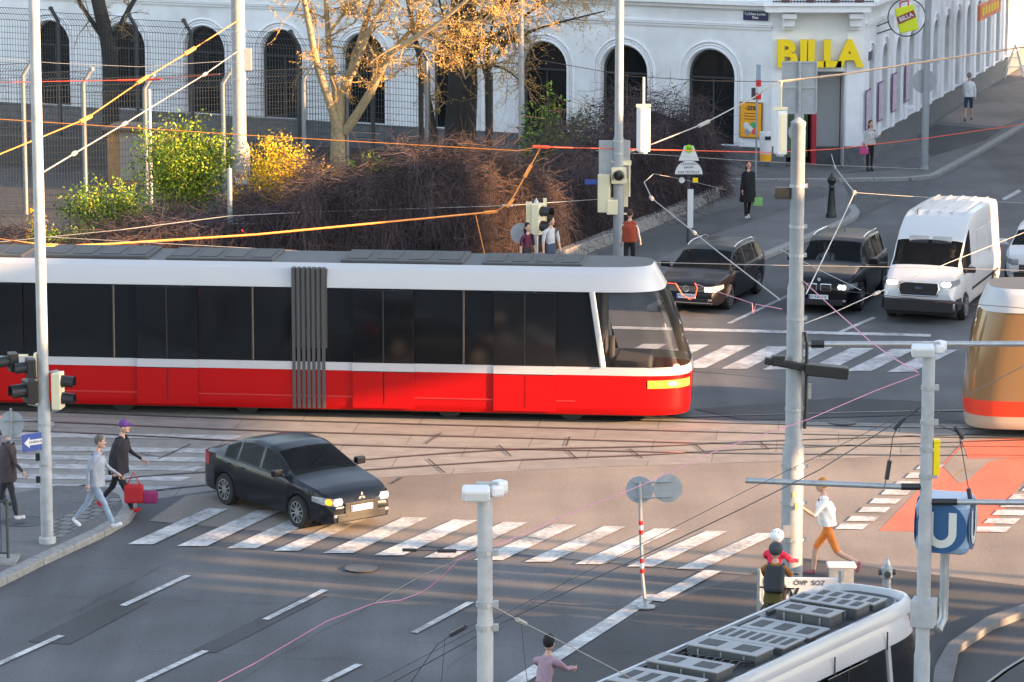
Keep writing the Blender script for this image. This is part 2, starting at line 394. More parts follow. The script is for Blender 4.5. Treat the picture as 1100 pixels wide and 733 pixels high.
sheet('road_repair', [(205, 700), (330, 640), (352, 641), (232, 702)], .012, asphalt_dark); sheet('road_repair', [(30, 690), (118, 645), (160, 647), (75, 693)], .012, asphalt_dark)
sheet('road_repair', [(745, 440), (905, 428), (1000, 432), (1000, 446), (800, 452)], .012, asphalt_dark)
for x_, y_ in ((388, 612), (905, 455)): manhole(x_, y_, .3, .028)
manhole(27, 567, .45, .122)
# pavements with kerbs
def pavement(name, pts, top=.12, m=pave, kerb=True, kpts=None):
    w = [G(x, y) for x, y in pts]; mb = MB(); mb.prism([(p.x, p.y) for p in w], -.05, top); struct(mb.build(name, m))
    if kpts:
        k = MB(); q = [G(x, y) for x, y in kpts]
        for a, b in zip(q, q[1:]):
            L = (b - a).length; nseg = max(1, int(L / 1.0)); d = (b - a) / nseg; a_ = math.atan2(d.y, d.x)
            for i in range(nseg):
                c = a + d * (i + .5); k.box((c.x, c.y, .03), (d.length - .012, .28, .205), a_)
        struct(k.build('kerb', kerbm, bevel=.02))
pavement('pavement_corner', [(-300, 770), (-90, 672), (0, 627), (40, 607), (105, 577), (132, 562), (140, 549), (136, 538), (120, 530), (60, 528), (-60, 552), (-300, 610)], kpts=[(-300, 770), (-90, 672), (0, 627), (40, 607), (105, 577), (132, 562), (140, 549), (136, 538), (120, 530)])
sheet('tactile_strip', [(60, 588), (106, 560), (138, 541), (108, 541), (86, 553), (46, 572)], .124, tactile)
pavement('pavement_hedge_side', [(540, 322), (745, 312), (820, 278), (902, 243), (915, 237), (921, 230), (915, 222), (905, 200), (780, 197), (775, 206), (700, 240), (600, 282), (400, 292), (-300, 292), (-300, 318)], m=pave, kpts=[(700, 334), (745, 312), (820, 278), (902, 243), (914, 237), (919, 231), (914, 224)])
sheet('cobble_paving', [(916, 236), (1000, 197), (976, 195), (902, 196.5), (912, 216), (919, 228)], .012, cobble)
pavement('pavement_shop_side', [(700, 196.5), (900, 196), (976, 194.5), (1002, 191.5), (1016, 184), (1045, 168.5), (1100, 136.5), (1300, 20), (1100, -80), (700, 150)], kpts=[(700, 196.5), (900, 196), (976, 194.5), (1002, 191.5), (1016, 184), (1045, 168.5), (1100, 136.5), (1300, 20)])
sheet('pavement_patch', [(1000, 172), (1058, 155), (1076, 143), (1005, 137), (985, 150)], .126, asphalt_dark)
sheet('pavement_patch', [(905, 190), (1000, 183), (985, 172), (930, 186)], .126, asphalt)
sheet('pavement_patch', [(1008, 134), (1075, 140), (1130, 118), (1140, 80), (1060, 98)], .130, asphalt_pale)
pavement('tram_stop_platform_edge', [(1004, 725), (1018, 700), (1060, 671), (1100, 657), (1200, 640), (1600, 575), (1600, 583), (1200, 648), (1100, 665), (1066, 678), (1030, 703), (1022, 740), (1000, 760)], top=.14, m=pave)
sheet('tram_stop_track_bed', [(1022, 760), (1030, 704), (1066, 679), (1100, 666), (1400, 625), (1500, 900)], .016, asphalt_dark)
rail('rail', [(940, 840), (1000, 780), (1060, 735), (1100, 708), (1200, 655), (1600, 600)])
# ------------------------------------------------------------------ corner building with the shop
A = V((9.03, 115.19, 0)); U = V((-.8846, .4667, 0)).normalized(); NA = V((-.4667, -.8846, 0)).normalized()
B = V((12.21, 115.19, 0)); VD = V((.287, .958, 0)).normalized(); NB = V((.958, -.287, 0)).normalized()
bld = thing('corner_building', 'white rendered corner building with arched windows and a shop entrance on its corner', 'building', A)
bld.rotation_euler = (0, 0, 0)
def bpart(mb, name, m, parent=None, **k):
    o = mb.build(name, m, **k); par = parent or bld
    o.parent = par
    o.location = -A if par is bld else (0, 0, 0)
    return o
def arch_facade(o, d, nrm, L, bays, ztop, plinth=.72, wallname='wall', seg=14):
    """bays: (t centre, half width, springing z, sill z)"""
    wall = MB(); pl = MB(); wins = []
    def pt(t, z, off=0.0): return o + d * t + nrm * off + V((0, 0, z))
    edges = [0.0]
    bays = sorted(bays)
    for i in range(len(bays) - 1): edges.append((bays[i][0] + bays[i][1] + bays[i + 1][0] - bays[i + 1][1]) / 2)
    edges.append(L)
    for i, (t, hw, zs, sill) in enumerate(bays):
        e0, e1 = edges[i], edges[i + 1]; z0 = plinth
        wall.sheet([pt(e0, z0), pt(t - hw, z0), pt(t - hw, zs), pt(e0, zs)]); wall.sheet([pt(t + hw, z0), pt(e1, z0), pt(e1, zs), pt(t + hw, zs)])
        if sill > plinth + .02: wall.sheet([pt(t - hw, z0), pt(t + hw, z0), pt(t + hw, sill), pt(t - hw, sill)])
        arc = [(t - hw * math.cos(math.pi * k / seg), zs + hw * math.sin(math.pi * k / seg)) for k in range(seg + 1)]
        top = [(e0 + (e1 - e0) * k / seg, ztop) for k in range(seg + 1)]
        wall.sheet([pt(e0, zs), pt(t - hw, zs), pt(e0, ztop)]); wall.sheet([pt(t + hw, zs), pt(e1, zs), pt(e1, ztop)])
        for k in range(seg): wall.sheet([pt(*arc[k]), pt(*arc[k + 1]), pt(*top[k + 1]), pt(*top[k])])
        out = [(t - hw, sill)] + arc + [(t + hw, sill)]
        for a, b in zip(out, out[1:]): wall.sheet([pt(*a), pt(*b), pt(*b, -.4), pt(*a, -.4)])
        wall.sheet([pt(t - hw, sill), pt(t + hw, sill), pt(t + hw, sill, -.4), pt(t - hw, sill, -.4)])
        g = MB(); g.sheet([pt(*p, -.34) for p in out])
        w = bpart(g, 'window', winglass, fixn=False); w.location = -A
        fr = MB()
        ins = [(t - (hw - .05) * math.cos(math.pi * k / seg), zs + (hw - .05) * math.sin(math.pi * k / seg)) for k in range(seg + 1)]
        fr.tube([pt(t - hw + .05, sill, -.3)] + [pt(*p, -.3) for p in ins] + [pt(t + hw - .05, sill, -.3)], .05, 6)
        fr.tube([pt(t - hw, zs - .1, -.3), pt(t + hw, zs - .1, -.3)], .045, 6)
        fr.tube([pt(t, sill, -.3), pt(t, zs - .1, -.3)], .03, 6)
        bpart(fr, 'frame', darkframe, w)
        av = MB()
        for (ro, rt, wd) in ((hw + .06, .05, 0), (hw + .17, .035, 0), (hw + .28, .06, 0)):
            av.tube([pt(t - ro, plinth, .0)] + [pt(t - ro * math.cos(math.pi * k / seg), zs + ro * math.sin(math.pi * k / seg), .0) for k in range(seg + 1)] + [pt(t + ro, plinth, .0)], rt, 6)
        bpart(av, 'moulding', trimw, w, smooth=60)
    bpart(wall, wallname, white)
    pl.box(o + d * L / 2 + nrm * -.15 + V((0, 0, plinth / 2 - .1)), (L, .38, plinth + .2), math.atan2(d.y, d.x))
    pl.box(o + d * L / 2 + nrm * .0 + V((0, 0, plinth + .03)), (L, .14, .05), math.atan2(d.y, d.x))
    bpart(pl, 'plinth', plinthm)
def solve_t(xp, o, d, z=3.0):
    lo, hi = -2.0, 90.0
    def f(t):
        p = o + d * t; q = V((p.x, p.y, z - H)); dep = q.y * math.cos(TH) - q.z * math.sin(TH); return 550 + F * q.x / dep
    for _ in range(60):
        m_ = (lo + hi) / 2
        if (f(m_) - xp) * (f(hi) - xp) > 0: hi = m_
        else: lo = m_
    return lo
cx = [-120, -33, 55, 134, 219, 302, 390, 487, 584, 670, 763]
bays = []
for i, x in enumerate(cx):
    bays.append((solve_t(x, A, U), .92 if x > 100 else .86, 3.2, .78))
arch_facade(A, U, NA, 44.0, bays, 19.0)
# string courses and cornice on the long front
def course(o, d, nrm, L, z, hgt, proj, t0=0.0):
    mb = MB(); mb.box(o + d * (t0 + L / 2) + nrm * (proj / 2 - .02) + V((0, 0, z)), (L, proj + .04, hgt), math.atan2(d.y, d.x)); return mb
for (z, hh, pr) in ((4.92, .07, .08), (5.0, .05, .13), (5.06, .04, .06), (5.66, .16, .2), (5.8, .14, .42)): bpart(course(A, U, NA, 44, z, hh, pr), 'cornice', trimw)
# street front on the right
rb = [(1.25 + 2.72 * k, .62, 3.45, 1.0) for k in range(13)]
arch_facade(B, VD, NB, 40.0, rb, 19.0, plinth=.9)
for (z, hh, pr) in ((5.0, .07, .08), (5.08, .05, .13), (5.66, .16, .2), (5.8, .14, .42)): bpart(course(B, VD, NB, 40, z, hh, pr), 'cornice', trimw)
for k in range(14):
    pil = MB(); pil.box(B + VD * (2.72 * k - .05 + (.25 if k == 0 else 0)) + NB * .03 + V((0, 0, 2.95)), (.5, .16, 4.0), math.atan2(VD.y, VD.x))
    bpart(pil, 'pilaster', trimw)
# posters between the street windows (part of the shop front)
for k, z in ((0, 2.1), (1, 2.15), (2, 2.2), (3, 2.3)):
    mb = MB(); t = (.27, 2.67, 5.39, 8.11)[k]; mb.box(B + VD * (t) + NB * .135 + V((0, 0, z)), (.8, .03, 1.3), math.atan2(VD.y, VD.x)); p_ = bpart(mb, 'poster', mat('poster_lilac', (.5, .42, .52), .6, var=.3, scale=7) if k == 0 else MATS['poster_lilac'])
    mb = MB(); mb.box(B + VD * t + NB * .12 + V((0, 0, z)), (.9, .03, 1.4), math.atan2(VD.y, VD.x)); bpart(mb, 'border', mat('plum', (.16, .05, .16), .6) if k == 0 else MATS['plum'], p_)
# chamfered corner with the entrance: opening between px 838..905
cw = MB(); zt = 19.0
def cp(x, z, off=0.0): return V((x, 115.19 - off, z))
x0, x1 = A.x, B.x; d0, d1 = 9.5, 11.55
for (a, b, z0, z1) in ((x0, d0, .0, 3.45), (d1, x1, .0, 3.45), (x0, x1, 3.45, zt)): cw.sheet([cp(a, z0), cp(b, z0), cp(b, z1), cp(a, z1)])
cw.sheet([cp(d0, 0), cp(d0, 3.45), cp(d0, 3.45, -1.6), cp(d0, 0, -1.6)]); cw.sheet([cp(d1, 0), cp(d1, 3.45), cp(d1, 3.45, -1.6), cp(d1, 0, -1.6)])
cw.sheet([cp(d0, 3.45), cp(d1, 3.45), cp(d1, 3.45, -1.6), cp(d0, 3.45, -1.6)])
bpart(cw, 'wall', white)
for c_, d_ in (((x0 + .23, 115.16, 3.4), (.5, .14, 6.6)), ((x1 - .3, 115.16, 3.4), (.62, .14, 6.6))): mb = MB(); mb.box(c_, d_); bpart(mb, 'pilaster', trimw)
for c_, d_ in (((x0 + .23, 115.12, .3), (.56, .16, 1.1)), ((x1 - .3, 115.12, .3), (.68, .16, 1.1)), ((d1 - .52, 116.3, .35), (1.02, .1, .7))): mb = MB(); mb.box(c_, d_); bpart(mb, 'plinth', plinthm)
mb = MB(); mb.box((10.0, 116.6, 1.7), (1.0, .08, 3.4)); dr = bpart(mb, 'shop_door', winglass)
mb = MB(); mb.box((10.05, 116.52, 1.5), (.72, .04, 2.4)); bpart(mb, 'door_poster', mat('door_poster_green', (.12, .16, .08), .6, var=.6, scale=3), dr)
mb = MB(); mb.box((10.56, 116.0, 1.75), (.16, .7, 3.4)); bpart(mb, 'red_column', mat('red_column', (.35, .01, .03), .4))
mb = MB(); mb.box((11.08, 116.4, 2.05), (.86, .08, 2.75)); bpart(mb, 'grey_panel', mat('grey_panel', (.45, .48, .5), .5))
# consoles, balcony with railing and flower boxes
for xx in (9.55, 11.85):
    mb = MB(); mb.box((xx, 114.95, 5.18), (.42, .55, .3)); mb.box((xx, 114.8, 5.42), (.5, .8, .2)); mb.box((xx, 115.05, 4.98), (.36, .32, .16)); bpart(mb, 'console', trimw, bevel=.03)
mb = MB(); mb.box(((x0 + x1) / 2 - .1, 114.75, 5.68), (3.6, 1.1, .22)); mb.box(((x0 + x1) / 2 - .1, 114.72, 5.84), (3.8, 1.25, .1)); bal = bpart(mb, 'balcony', trimw)
mb = MB()
for k in range(34): mb.tube([(8.95 + k * .104, 114.2, 5.89), (8.95 + k * .104, 114.2, 6.8)], .012, 5)
for z in (5.95, 6.78): mb.tube([(8.95, 114.2, z), (12.4, 114.2, z)], .022, 5)
bpart(mb, 'railing', steeld, bal)
mb = MB()
for k in range(4): mb.lathe([(.14, 0), (.2, .34), (.21, .36)], (9.4 + .85 * k, 114.5, 5.9), 10)
bpart(mb, 'flower_pot', mat('terracotta', (.3, .08, .07), .7), bal)
# upper storey closing the mass (roof out of frame)
mb = MB(); mb.prism([(A.x, A.y), (B.x, B.y), (B.x + VD.x * 40, B.y + VD.y * 40), (A.x + U.x * 44 + 12, A.y + U.y * 44 + 22), (A.x + U.x * 44, A.y + U.y * 44)], 19.0, 19.4); bpart(mb, 'roof', trimw)
mb = MB(); mb.sheet([(11.5, 117.2, 0), (8.6, 117.2, 0), (8.6, 117.2, 4.5), (11.5, 117.2, 4.5)]); bpart(mb, 'inner_wall', darkframe)
for (o_, d_, nr_, L_n, st, n_) in ((A, U, NA, 44, 2.2, 15), (B, VD, NB, 40, 1.9, 14)):      # upper floor windows above the frame
    for z_ in (8.3, 12.0, 15.6):
        for k in range(n_):
            c_ = o_ + d_ * (st + 2.75 * k) + V((0, 0, z_)); g_ = MB(); g_.box(c_ + nr_ * .01, (1.15, .06, 2.1), math.atan2(d_.y, d_.x)); w_ = bpart(g_, 'upper_window', winglass); f_ = MB(); f_.box(c_ + nr_ * .08 + V((0, 0, 1.2)), (1.5, .2, .16), math.atan2(d_.y, d_.x)); f_.box(c_ + nr_ * .08 + V((0, 0, -1.15)), (1.4, .18, .1), math.atan2(d_.y, d_.x)); bpart(f_, 'sill', trimw, w_)
# big yellow letters
bl = thing('shop_letters', 'large yellow raised shop name letters above the corner entrance', 'shop sign', (10.6, 115.1, 4.05))
for ch, xx, w_ in (('B', -1.1, .62), ('I', -.52, .3), ('L', -.1, .5), ('L', .45, .5), ('A', 1.08, .7)):
    o = text('letter', ch, 1.24, yellow, bl, frame((xx, -.14, 0), (1, 0, 0)), ext=.13, sx=1.0, bold=.055)
# street name plates
pm = thing('street_name_plate', 'navy street name plate with white letters on the front beside the corner', 'street sign', A + U * .62 + NA * .08 + V((0, 0, 5.36)), math.atan2(-U.y, -U.x))
MB().box((0, 0, 0), (.92, .03, .32)).build('plate', navy, pm); 
text('lettering', '7.,Urban-Loritz-\nPlatz', .125, signw, pm, frame((0, -.018, .0), (1, 0, 0)), bold=.004)
pm = thing('street_name_plate', 'small navy street plate at the start of the side street front', 'street sign', B + VD * .5 + NB * .12 + V((0, 0, 3.95)), math.atan2(VD.y, VD.x))
MB().box((0, 0, 0), (.55, .03, .3)).build('plate', navy, pm)
# orange offer poster on the front
op = thing('offer_poster', 'orange offer poster with small pictures on the wall left of the entrance', 'poster', A + U * .75 + NA * .05 + V((0, 0, 1.72)), math.atan2(-U.y, -U.x))
MB().box((0, 0, 0), (.86, .05, 1.26)).build('panel', mat('poster_frame', (.3, .12, .02), .5), op); MB().box((0, -.03, 0), (.78, .02, 1.18)).build('sheet', orange, op)
text('lettering', '-25%', .2, ink, op, frame((0, -.045, .42), (1, 0, 0)), bold=.006)
for k in range(3): MB().box((0, -.045, .24 - k * .1), (.5, .008, .03)).build('text_line', MATS['poster_frame'], op)
for k, (dx, dz, c) in enumerate(((-.16, -.2, (.7, .7, .75)), (.1, -.16, (.1, .35, .15)), (.14, -.38, (.7, .1, .1)), (-.12, -.42, (.3, .35, .4)), (0, -.3, (.75, .75, .7)))):
    MB().ball((dx, -.045, dz), (.11, .012, .12)).build('picture', mat('pic%d' % k, c, .6), op)
# ring sign with the bag hung off the street front
rs = thing('ring_sign', 'round hanging ring sign with a lime green shopping bag on the street front', 'shop sign', P(974, 19, 117.2), 0)
mb = MB(); mb.tube([(math.cos(a) * .66, 0, math.sin(a) * .66) for a in [2 * math.pi * k / 36 for k in range(37)]], .022, 6, cap=False)
mb.build('ring', steeld, rs)
mb = MB(); mb.tube([(-.62, 0, -.14), (-1.1, .25, -.36), (-1.1, .25, -.62), (-.52, 0, -.4)], .022, 6); mb.build('bracket', steeld, rs)
mb = MB(); Mr = Matrix.Rotation(R(-13), 3, 'Y')
mb.box((.0, 0, -.05), (.68, .16, .9), rot=Mr); mb.build('bag', lime, rs, bevel=.03)
mb = MB(); mb.box((-.03, -.09, .02), (.66, .02, .26), rot=Matrix.Rotation(R(-24), 3, 'Y')); mb.build('band', mat('band_maroon', (.3, .04, .04), .5), rs)
text('lettering', 'BILLA', .21, signw, rs, frame((-.03, -.105, .02), (math.cos(R(24)), 0, math.sin(R(24))), (-math.sin(R(24)), 0, math.cos(R(24)))), bold=.008)
mb = MB()
for s_ in (-1, 1): mb.tube([(-.1 + .14 * s_ , 0, .36 + .03 * s_), (-.1 + .15 * s_, 0, .56 + .03 * s_)], .025, 6)
mb.tube([(-.25, 0, .53), (.05, 0, .6)], .025, 6); mb.build('handle', mat('handle_red', (.5, .05, .1), .5), rs)
# orange slanted shop sign farther up
sg = thing('fascia_sign', 'orange shop sign with yellow lettering high on the far street front', 'shop sign', P(1060, 9, 132.2), math.atan2(VD.y, VD.x))
MB().box((0, -.1, 0), (5.4, .12, .62)).build('panel', mat('sign_orange_red', (.75, .2, .08), .5, var=.3, scale=2), sg)
for k in range(6): MB().box((-2.0 + k * .75, -.17, .02), (.45, .02, .3)).build('lettering', yellow, sg)
# sunlit house at the end of the street
fb = thing('far_house', 'bright sunlit pale house at the far end of the street', 'building', (27.6, 158, 0), math.atan2(VD.y, VD.x))
MB().box((6, 6, 7), (12, 12, 14)).build('wall', white, fb); MB().box((6, 6, 14.2), (12.6, 12.6, .4)).build('roof', trimw, fb)
for k in range(3):
    for j in range(3): MB().box((1.8 + 3.4 * k, -.02, 2.5 + 4 * j), (1.3, .1, 2.0)).build('window', winglass, fb)
# ------------------------------------------------------------------ hedge of bare creepers
def lerp(a, b, t): return a + (b - a) * t
hl = [(-120, 303, .9), (0, 302, .9), (90, 301, 1.0), (170, 300, 1.3), (240, 298, 1.6), (320, 297, 2.25), (380, 296, 2.65), (430, 295, 2.9), (480, 293, 2.85), (520, 291, 3.2), (560, 289, 2.6), (600, 281, 2.35), (650, 262, 2.5), (700, 243, 3.1), (735, 229, 3.3), (762, 217, 2.8), (772, 211, 2.0)]
def hedge_front(u):
    k = u * (len(hl) - 1); i = min(int(k), len(hl) - 2); t = k - i
    a, b = hl[i], hl[i + 1]; p = lerp(G(a[0], a[1]), G(b[0], b[1]), t); return p, lerp(a[2], b[2], t)
hd = thing('creeper_hedge', 'long dark hedge of bare tangled creepers hanging along the pavement behind the tram', 'hedge', G(400, 296))
core = MB(); rows = []
NU = 220
for i in range(NU + 1):
    u = i / NU; p, h = hedge_front(u); q, _ = hedge_front(min(1, u + .01)); r_, _ = hedge_front(max(0, u - .01)); d = (q - r_).normalized(); nb = V((-d.y, d.x, 0))
    end = 1 if u < .93 else max(.25, (1 - u) / .07); row = []
    for j, (bk, z) in enumerate(((.4, 0), (.34, .3), (.42, .62), (.75, .82), (1.3, .88), (2.0, .84), (2.7, .66), (3.2, .0))):
        w = V((random.uniform(-.12, .12), random.uniform(-.12, .12), random.uniform(-.1, .12)))
        row.append(p + nb * (bk * end) + V((0, 0, z * h * (.5 + .5 * end) * (1 + .09 * math.sin(u * 43) + .07 * math.sin(u * 97 + 1) + .06 * math.sin(u * 211)) * .95)) + (w if z > 0 else V((0, 0, 0))))
    rows.append(row)
core.grid(rows); co = core.build('hedge_core', hedgem, hd); co.location = -V(hd.location)
def rough_h(u): return 1 + .09 * math.sin(u * 43) + .07 * math.sin(u * 97 + 1) + .06 * math.sin(u * 211) + .03 * math.sin(u * 401)
def strands(n, seed):
    rnd = random.Random(seed); mb = MB()
    for _ in range(n):
        u = rnd.random(); p, h = hedge_front(u); q, _q = hedge_front(min(1, u + .01)); r_, _r = hedge_front(max(0, u - .01)); d = (q - r_).normalized(); nb = V((-d.y, d.x, 0))
        end = 1 if u < .93 else max(.25, (1 - u) / .07); h *= (.5 + .5 * end) * rough_h(u)
        kind = rnd.random()
        if kind < .56:
            z = rnd.uniform(.05, 1.03) * h; a = p + nb * (rnd.uniform(-.22, .3) + .16 * math.sin(u * 130) + .1 * math.sin(z * 5 + u * 40)) * end + V((0, 0, z)); st = V((0, 0, -1)) * rnd.uniform(.1, .28); wob = .1
        elif kind < .8:
            z = rnd.uniform(.1, 1.05) * h; a = p + nb * rnd.uniform(-.25, .3) * end + V((0, 0, z)); st = (d * rnd.choice((-1, 1)) + V((0, 0, rnd.uniform(-.6, .4)))).normalized() * rnd.uniform(.1, .25); wob = .09
        else:
            a = p + nb * (.2 + rnd.random() * 2.8) * end + V((0, 0, h * rnd.uniform(.9, 1.08))); an = rnd.uniform(0, 6.28); st = V((math.cos(an), math.sin(an), rnd.uniform(-.4, .7))) * rnd.uniform(.1, .24); wob = .09
        cl = math.sin(u * 71 + a.z * 2.1) + math.sin(u * 31 - a.z * 3.3) + rnd.gauss(0, .8)
        mb.mi = 2 if cl > 1.9 else (0 if cl > -.3 else 1)
        if .545 < u < .63 and rnd.random() < .6: mb.mi = 2  # extra rust stems imitate the strip of sun on the hedge
        w = rnd.uniform(.004, .011); pts = [a]
        for s in range(4):
            st = st + V((rnd.gauss(0, wob), rnd.gauss(0, wob), rnd.gauss(-.02, wob))) * .8; nx_ = pts[-1] + st
            if nx_.z < .05: nx_.z = .05
            pts.append(nx_)
        sd = V((w, 0, 0)) if abs((pts[-1] - a).x) < abs((pts[-1] - a).z) else V((0, 0, w)); vs = []
        for s, pp in enumerate(pts): vs += [pp - sd * (1 - s * .18), pp + sd * (1 - s * .18)]
        mb.add(vs, [(2 * s, 2 * s + 1, 2 * s + 3, 2 * s + 2) for s in range(4)])
    return mb
o = strands(40000, 3)
so = o.build('creeper_stems', [twigp, twigd, twigo], hd, fixn=False); so.location = -V(hd.location); so['kind'] = 'stuff'
wl_ = MB(); q = [G(480, 300), G(600, 287), G(650, 267), G(700, 247), G(740, 230), G(772, 214)]
for a, b in zip(q, q[1:]): wl_.box(((a + b) / 2).xy.to_3d() + V((0, 0, .22)), ((b - a).length + .05, .3, .5), math.atan2((b - a).y, (b - a).x))
lw = wl_.build('low_wall', kerbm, origin=q[2], bevel=.02); tag(lw, 'low stone edging wall at the foot of the dark creeper hedge', 'wall')
# ------------------------------------------------------------------ shrubs
def shrub(name, label, cat, base, rx, ry, h, n, mats, wts, seed, stems=26, leaf=.07, up=.6, group=None, zmin=.15):
    rnd = random.Random(seed); t = thing(name, label, cat, base, 0, group); sm = MB(); lf = MB()
    for k in range(stems):
        an = rnd.uniform(0, 6.28); r_ = math.sqrt(rnd.random()); tip = V((rx * r_ * math.cos(an), ry * r_ * math.sin(an), h * (rnd.uniform(.55, 1.08)) * (1 - .35 * r_ * r_)))
        b0 = V((tip.x * .35, tip.y * .35, 0)); mid = lerp(b0, tip, .5) + V((rnd.uniform(-.1, .1), rnd.uniform(-.1, .1), .1))
        sm.tube([b0, mid, tip], [.018, .012, .005], 4, cap=False)
        for _ in range(n // stems):
            s = rnd.uniform(zmin, 1.02); c = (lerp(b0, mid, s * 2) if s < .5 else lerp(mid, tip, s * 2 - 1)); sp = .16 * (1 - .4 * s) * max(rx, .6)
            c = c + V((rnd.gauss(0, sp), rnd.gauss(0, sp), rnd.gauss(0, sp * .7)))
            ax = V((rnd.gauss(0, 1), rnd.gauss(0, 1), rnd.gauss(up, .7))).normalized(); sd = ax.cross(V((rnd.gauss(0, 1), rnd.gauss(0, 1), rnd.gauss(0, 1)))).normalized(); L = leaf * rnd.uniform(.6, 1.4)
            lf.mi = rnd.choices(range(len(mats)), weights=wts)[0]
            lf.add([c - ax * L, c + sd * L * .45, c + ax * L, c - sd * L * .45], [(0, 1, 2, 3)])
    sm.build('stem', twig, t, fixn=False); lf.build('foliage', mats, t, fixn=False); return t
shrub('leafy_shrub', 'large bright yellow-green shrub in sun left of the concrete pole', 'shrub', G(200, 262) + V((0, 0, .9)), 1.75, 1.1, 2.9, 13000, [leafg, leafy, leafd], [4, 5, 2], 11, 60, .05)
shrub('leafy_shrub', 'smaller sunlit green shrub sloping down to the left of the big one', 'shrub', G(118, 272) + V((0, 0, .45)), 1.6, .9, 1.75, 6500, [leafg, leafy, leafd], [5, 4, 3], 12, 44, .048)
shrub('leafy_shrub', 'sparse low green growth on the hedge top behind the left steel pole', 'shrub', G(70, 292) + V((0, 0, .5)), 1.2, .7, .8, 1800, [leafg, leafd, leafy], [4, 4, 2], 13, 26, .048)
shrub('forsythia', 'yellow flowering bush right of the concrete pole', 'shrub', G(302, 268) + V((0, 0, 1.25)), 1.15, .8, 2.1, 8000, [flowy, leafy, leafd], [7, 2, 1], 14, 60, .042, up=1.2)
shrub('forsythia', 'small orange-yellow bush beside the left steel pole', 'shrub', G(42, 290) + V((0, 0, .4)), .5, .5, 1.35, 600, [flowy, bud, leafg], [3, 3, 2], 15, 12, .06, up=1.2)
shrub('dry_shrub', 'rusty bare twiggy bush at the foot of the concrete pole', 'shrub', G(262, 278) + V((0, 0, 1.2)), .75, .6, 1.25, 1200, [bud, twigo, flowy], [4, 5, 1], 16, 30, .05)
shrub('dry_shrub', 'dry golden tuft on the hedge right of the yellow bush', 'shrub', G(345, 288) + V((0, 0, 2.2)), .7, .5, .8, 800, [bud, twigo], [3, 3], 17, 40, .045)
shrub('leafy_shrub', 'fresh green sprig growing behind the hedge by the tree foot', 'shrub', G(395, 245) + V((0, 0, 1.0)), .9, .6, 1.35, 1300, [leafg, leafd, leafy], [5, 4, 1], 18, 22, .07)
shrub('leafy_shrub', 'green bush growing in front of the arched window left of the tall steel pole', 'shrub', G(588, 205), 1.2, .9, 3.3, 3000, [leafg, leafd, leafy], [4, 6, 1], 19, 30, .08)
shrub('leafy_shrub', 'thin green-topped bush between the two arched windows behind the hedge', 'shrub', G(632, 210), 1.2, .8, 3.4, 1200, [leafd, leafg, bud], [5, 2, 2], 20, 40, .07)
shrub('dry_shrub', 'bare twiggy bush in front of the window right of the tall steel pole', 'shrub', G(690, 205), 1.6, .8, 3.9, 1100, [twigd, leafd, leafg], [5, 3, 1], 21, 60, .05)
# ------------------------------------------------------------------ bare trees
def tree(name, label, base, limbs, m, seed, twigs=160, tl=(.5, 1.3), twm=None, buds=0, group=None, depth=2):
    """limbs: list of (points in world space, r0, r1); first is the trunk"""
    rnd = random.Random(seed); t = thing(name, label, 'tree', base, 0, group); b0 = V(base)
    tr = MB(); br = MB(); tw = MB(); bd = MB()
    for i, (pts, r0, r1) in enumerate(limbs):
        n = len(pts); fine = []
        for k in range(n - 1):
            p0, p1, p2, p3 = pts[max(k - 1, 0)], pts[k], pts[k + 1], pts[min(k + 2, n - 1)]
            for s in range(4):
                q = s / 4; fine.append(.5 * ((2 * p1) + (p2 - p0) * q + (2 * p0 - 5 * p1 + 4 * p2 - p3) * q * q + (3 * p1 - p0 - 3 * p2 + p3) * q ** 3) - b0)
        fine.append(pts[-1] - b0); rs = [lerp(r0, r1, k / (len(fine) - 1)) for k in range(len(fine))]
        (tr if i == 0 else br).tube(fine, rs, 9)
        if i == 0: continue
        for _ in range(max(2, int(twigs * 1.0 / (len(limbs) - 1)))):
            k = rnd.randint(int(len(fine) * .35), len(fine) - 1); st = fine[k]
            def grow(p, d, L, r, lev):
                pp = [p]; dd = d.copy()
                for s in range(4):
                    dd = (dd + V((rnd.gauss(0, .28), rnd.gauss(0, .28), rnd.gauss(-.02, .25)))).normalized(); pp.append(pp[-1] + dd * L / 4)
                tw.tube(pp, [r, r * .8, r * .6, r * .45, r * .25], 3, cap=False)
                if lev:
                    for _2 in range(rnd.randint(2, 4)):
                        s = rnd.randint(1, 4); grow(pp[s], (dd + V((rnd.gauss(0, .8), rnd.gauss(0, .8), rnd.gauss(0, .6)))).normalized(), L * rnd.uniform(.4, .7), r * .55, lev - 1)
                for _b in range(buds):
                    c = pp[rnd.randint(2, 4)] + V((rnd.gauss(0, .04), rnd.gauss(0, .04), rnd.gauss(0, .04))); L2 = rnd.uniform(.02, .045); ax = V((rnd.gauss(0, 1), rnd.gauss(0, 1), rnd.gauss(0, 1))).normalized(); sd = ax.orthogonal().normalized()
                    bd.add([c - ax * L2, c + sd * L2 * .6, c + ax * L2, c - sd * L2 * .6], [(0, 1, 2, 3)])
            grow(st, V((rnd.gauss(.1, 1), rnd.gauss(0, .6), rnd.gauss(.15, .8))).normalized(), rnd.uniform(*tl), rs[k] * .3 + .008, depth)
    tr.build('trunk', m, t, smooth=60); br.build('limb', m, t, smooth=60)
    if tw.v: tw.build('crown', twm or twig, t, fixn=False)
    if bd.v: bd.build('buds', bud, t, fixn=False)
    return t
Y0 = 108.0
def L_(pts, r0, r1, dy=0.0): return ([P(x, y, Y0 + dy * i / max(1, len(pts) - 1)) for i, (x, y) in enumerate(pts)], r0, r1)
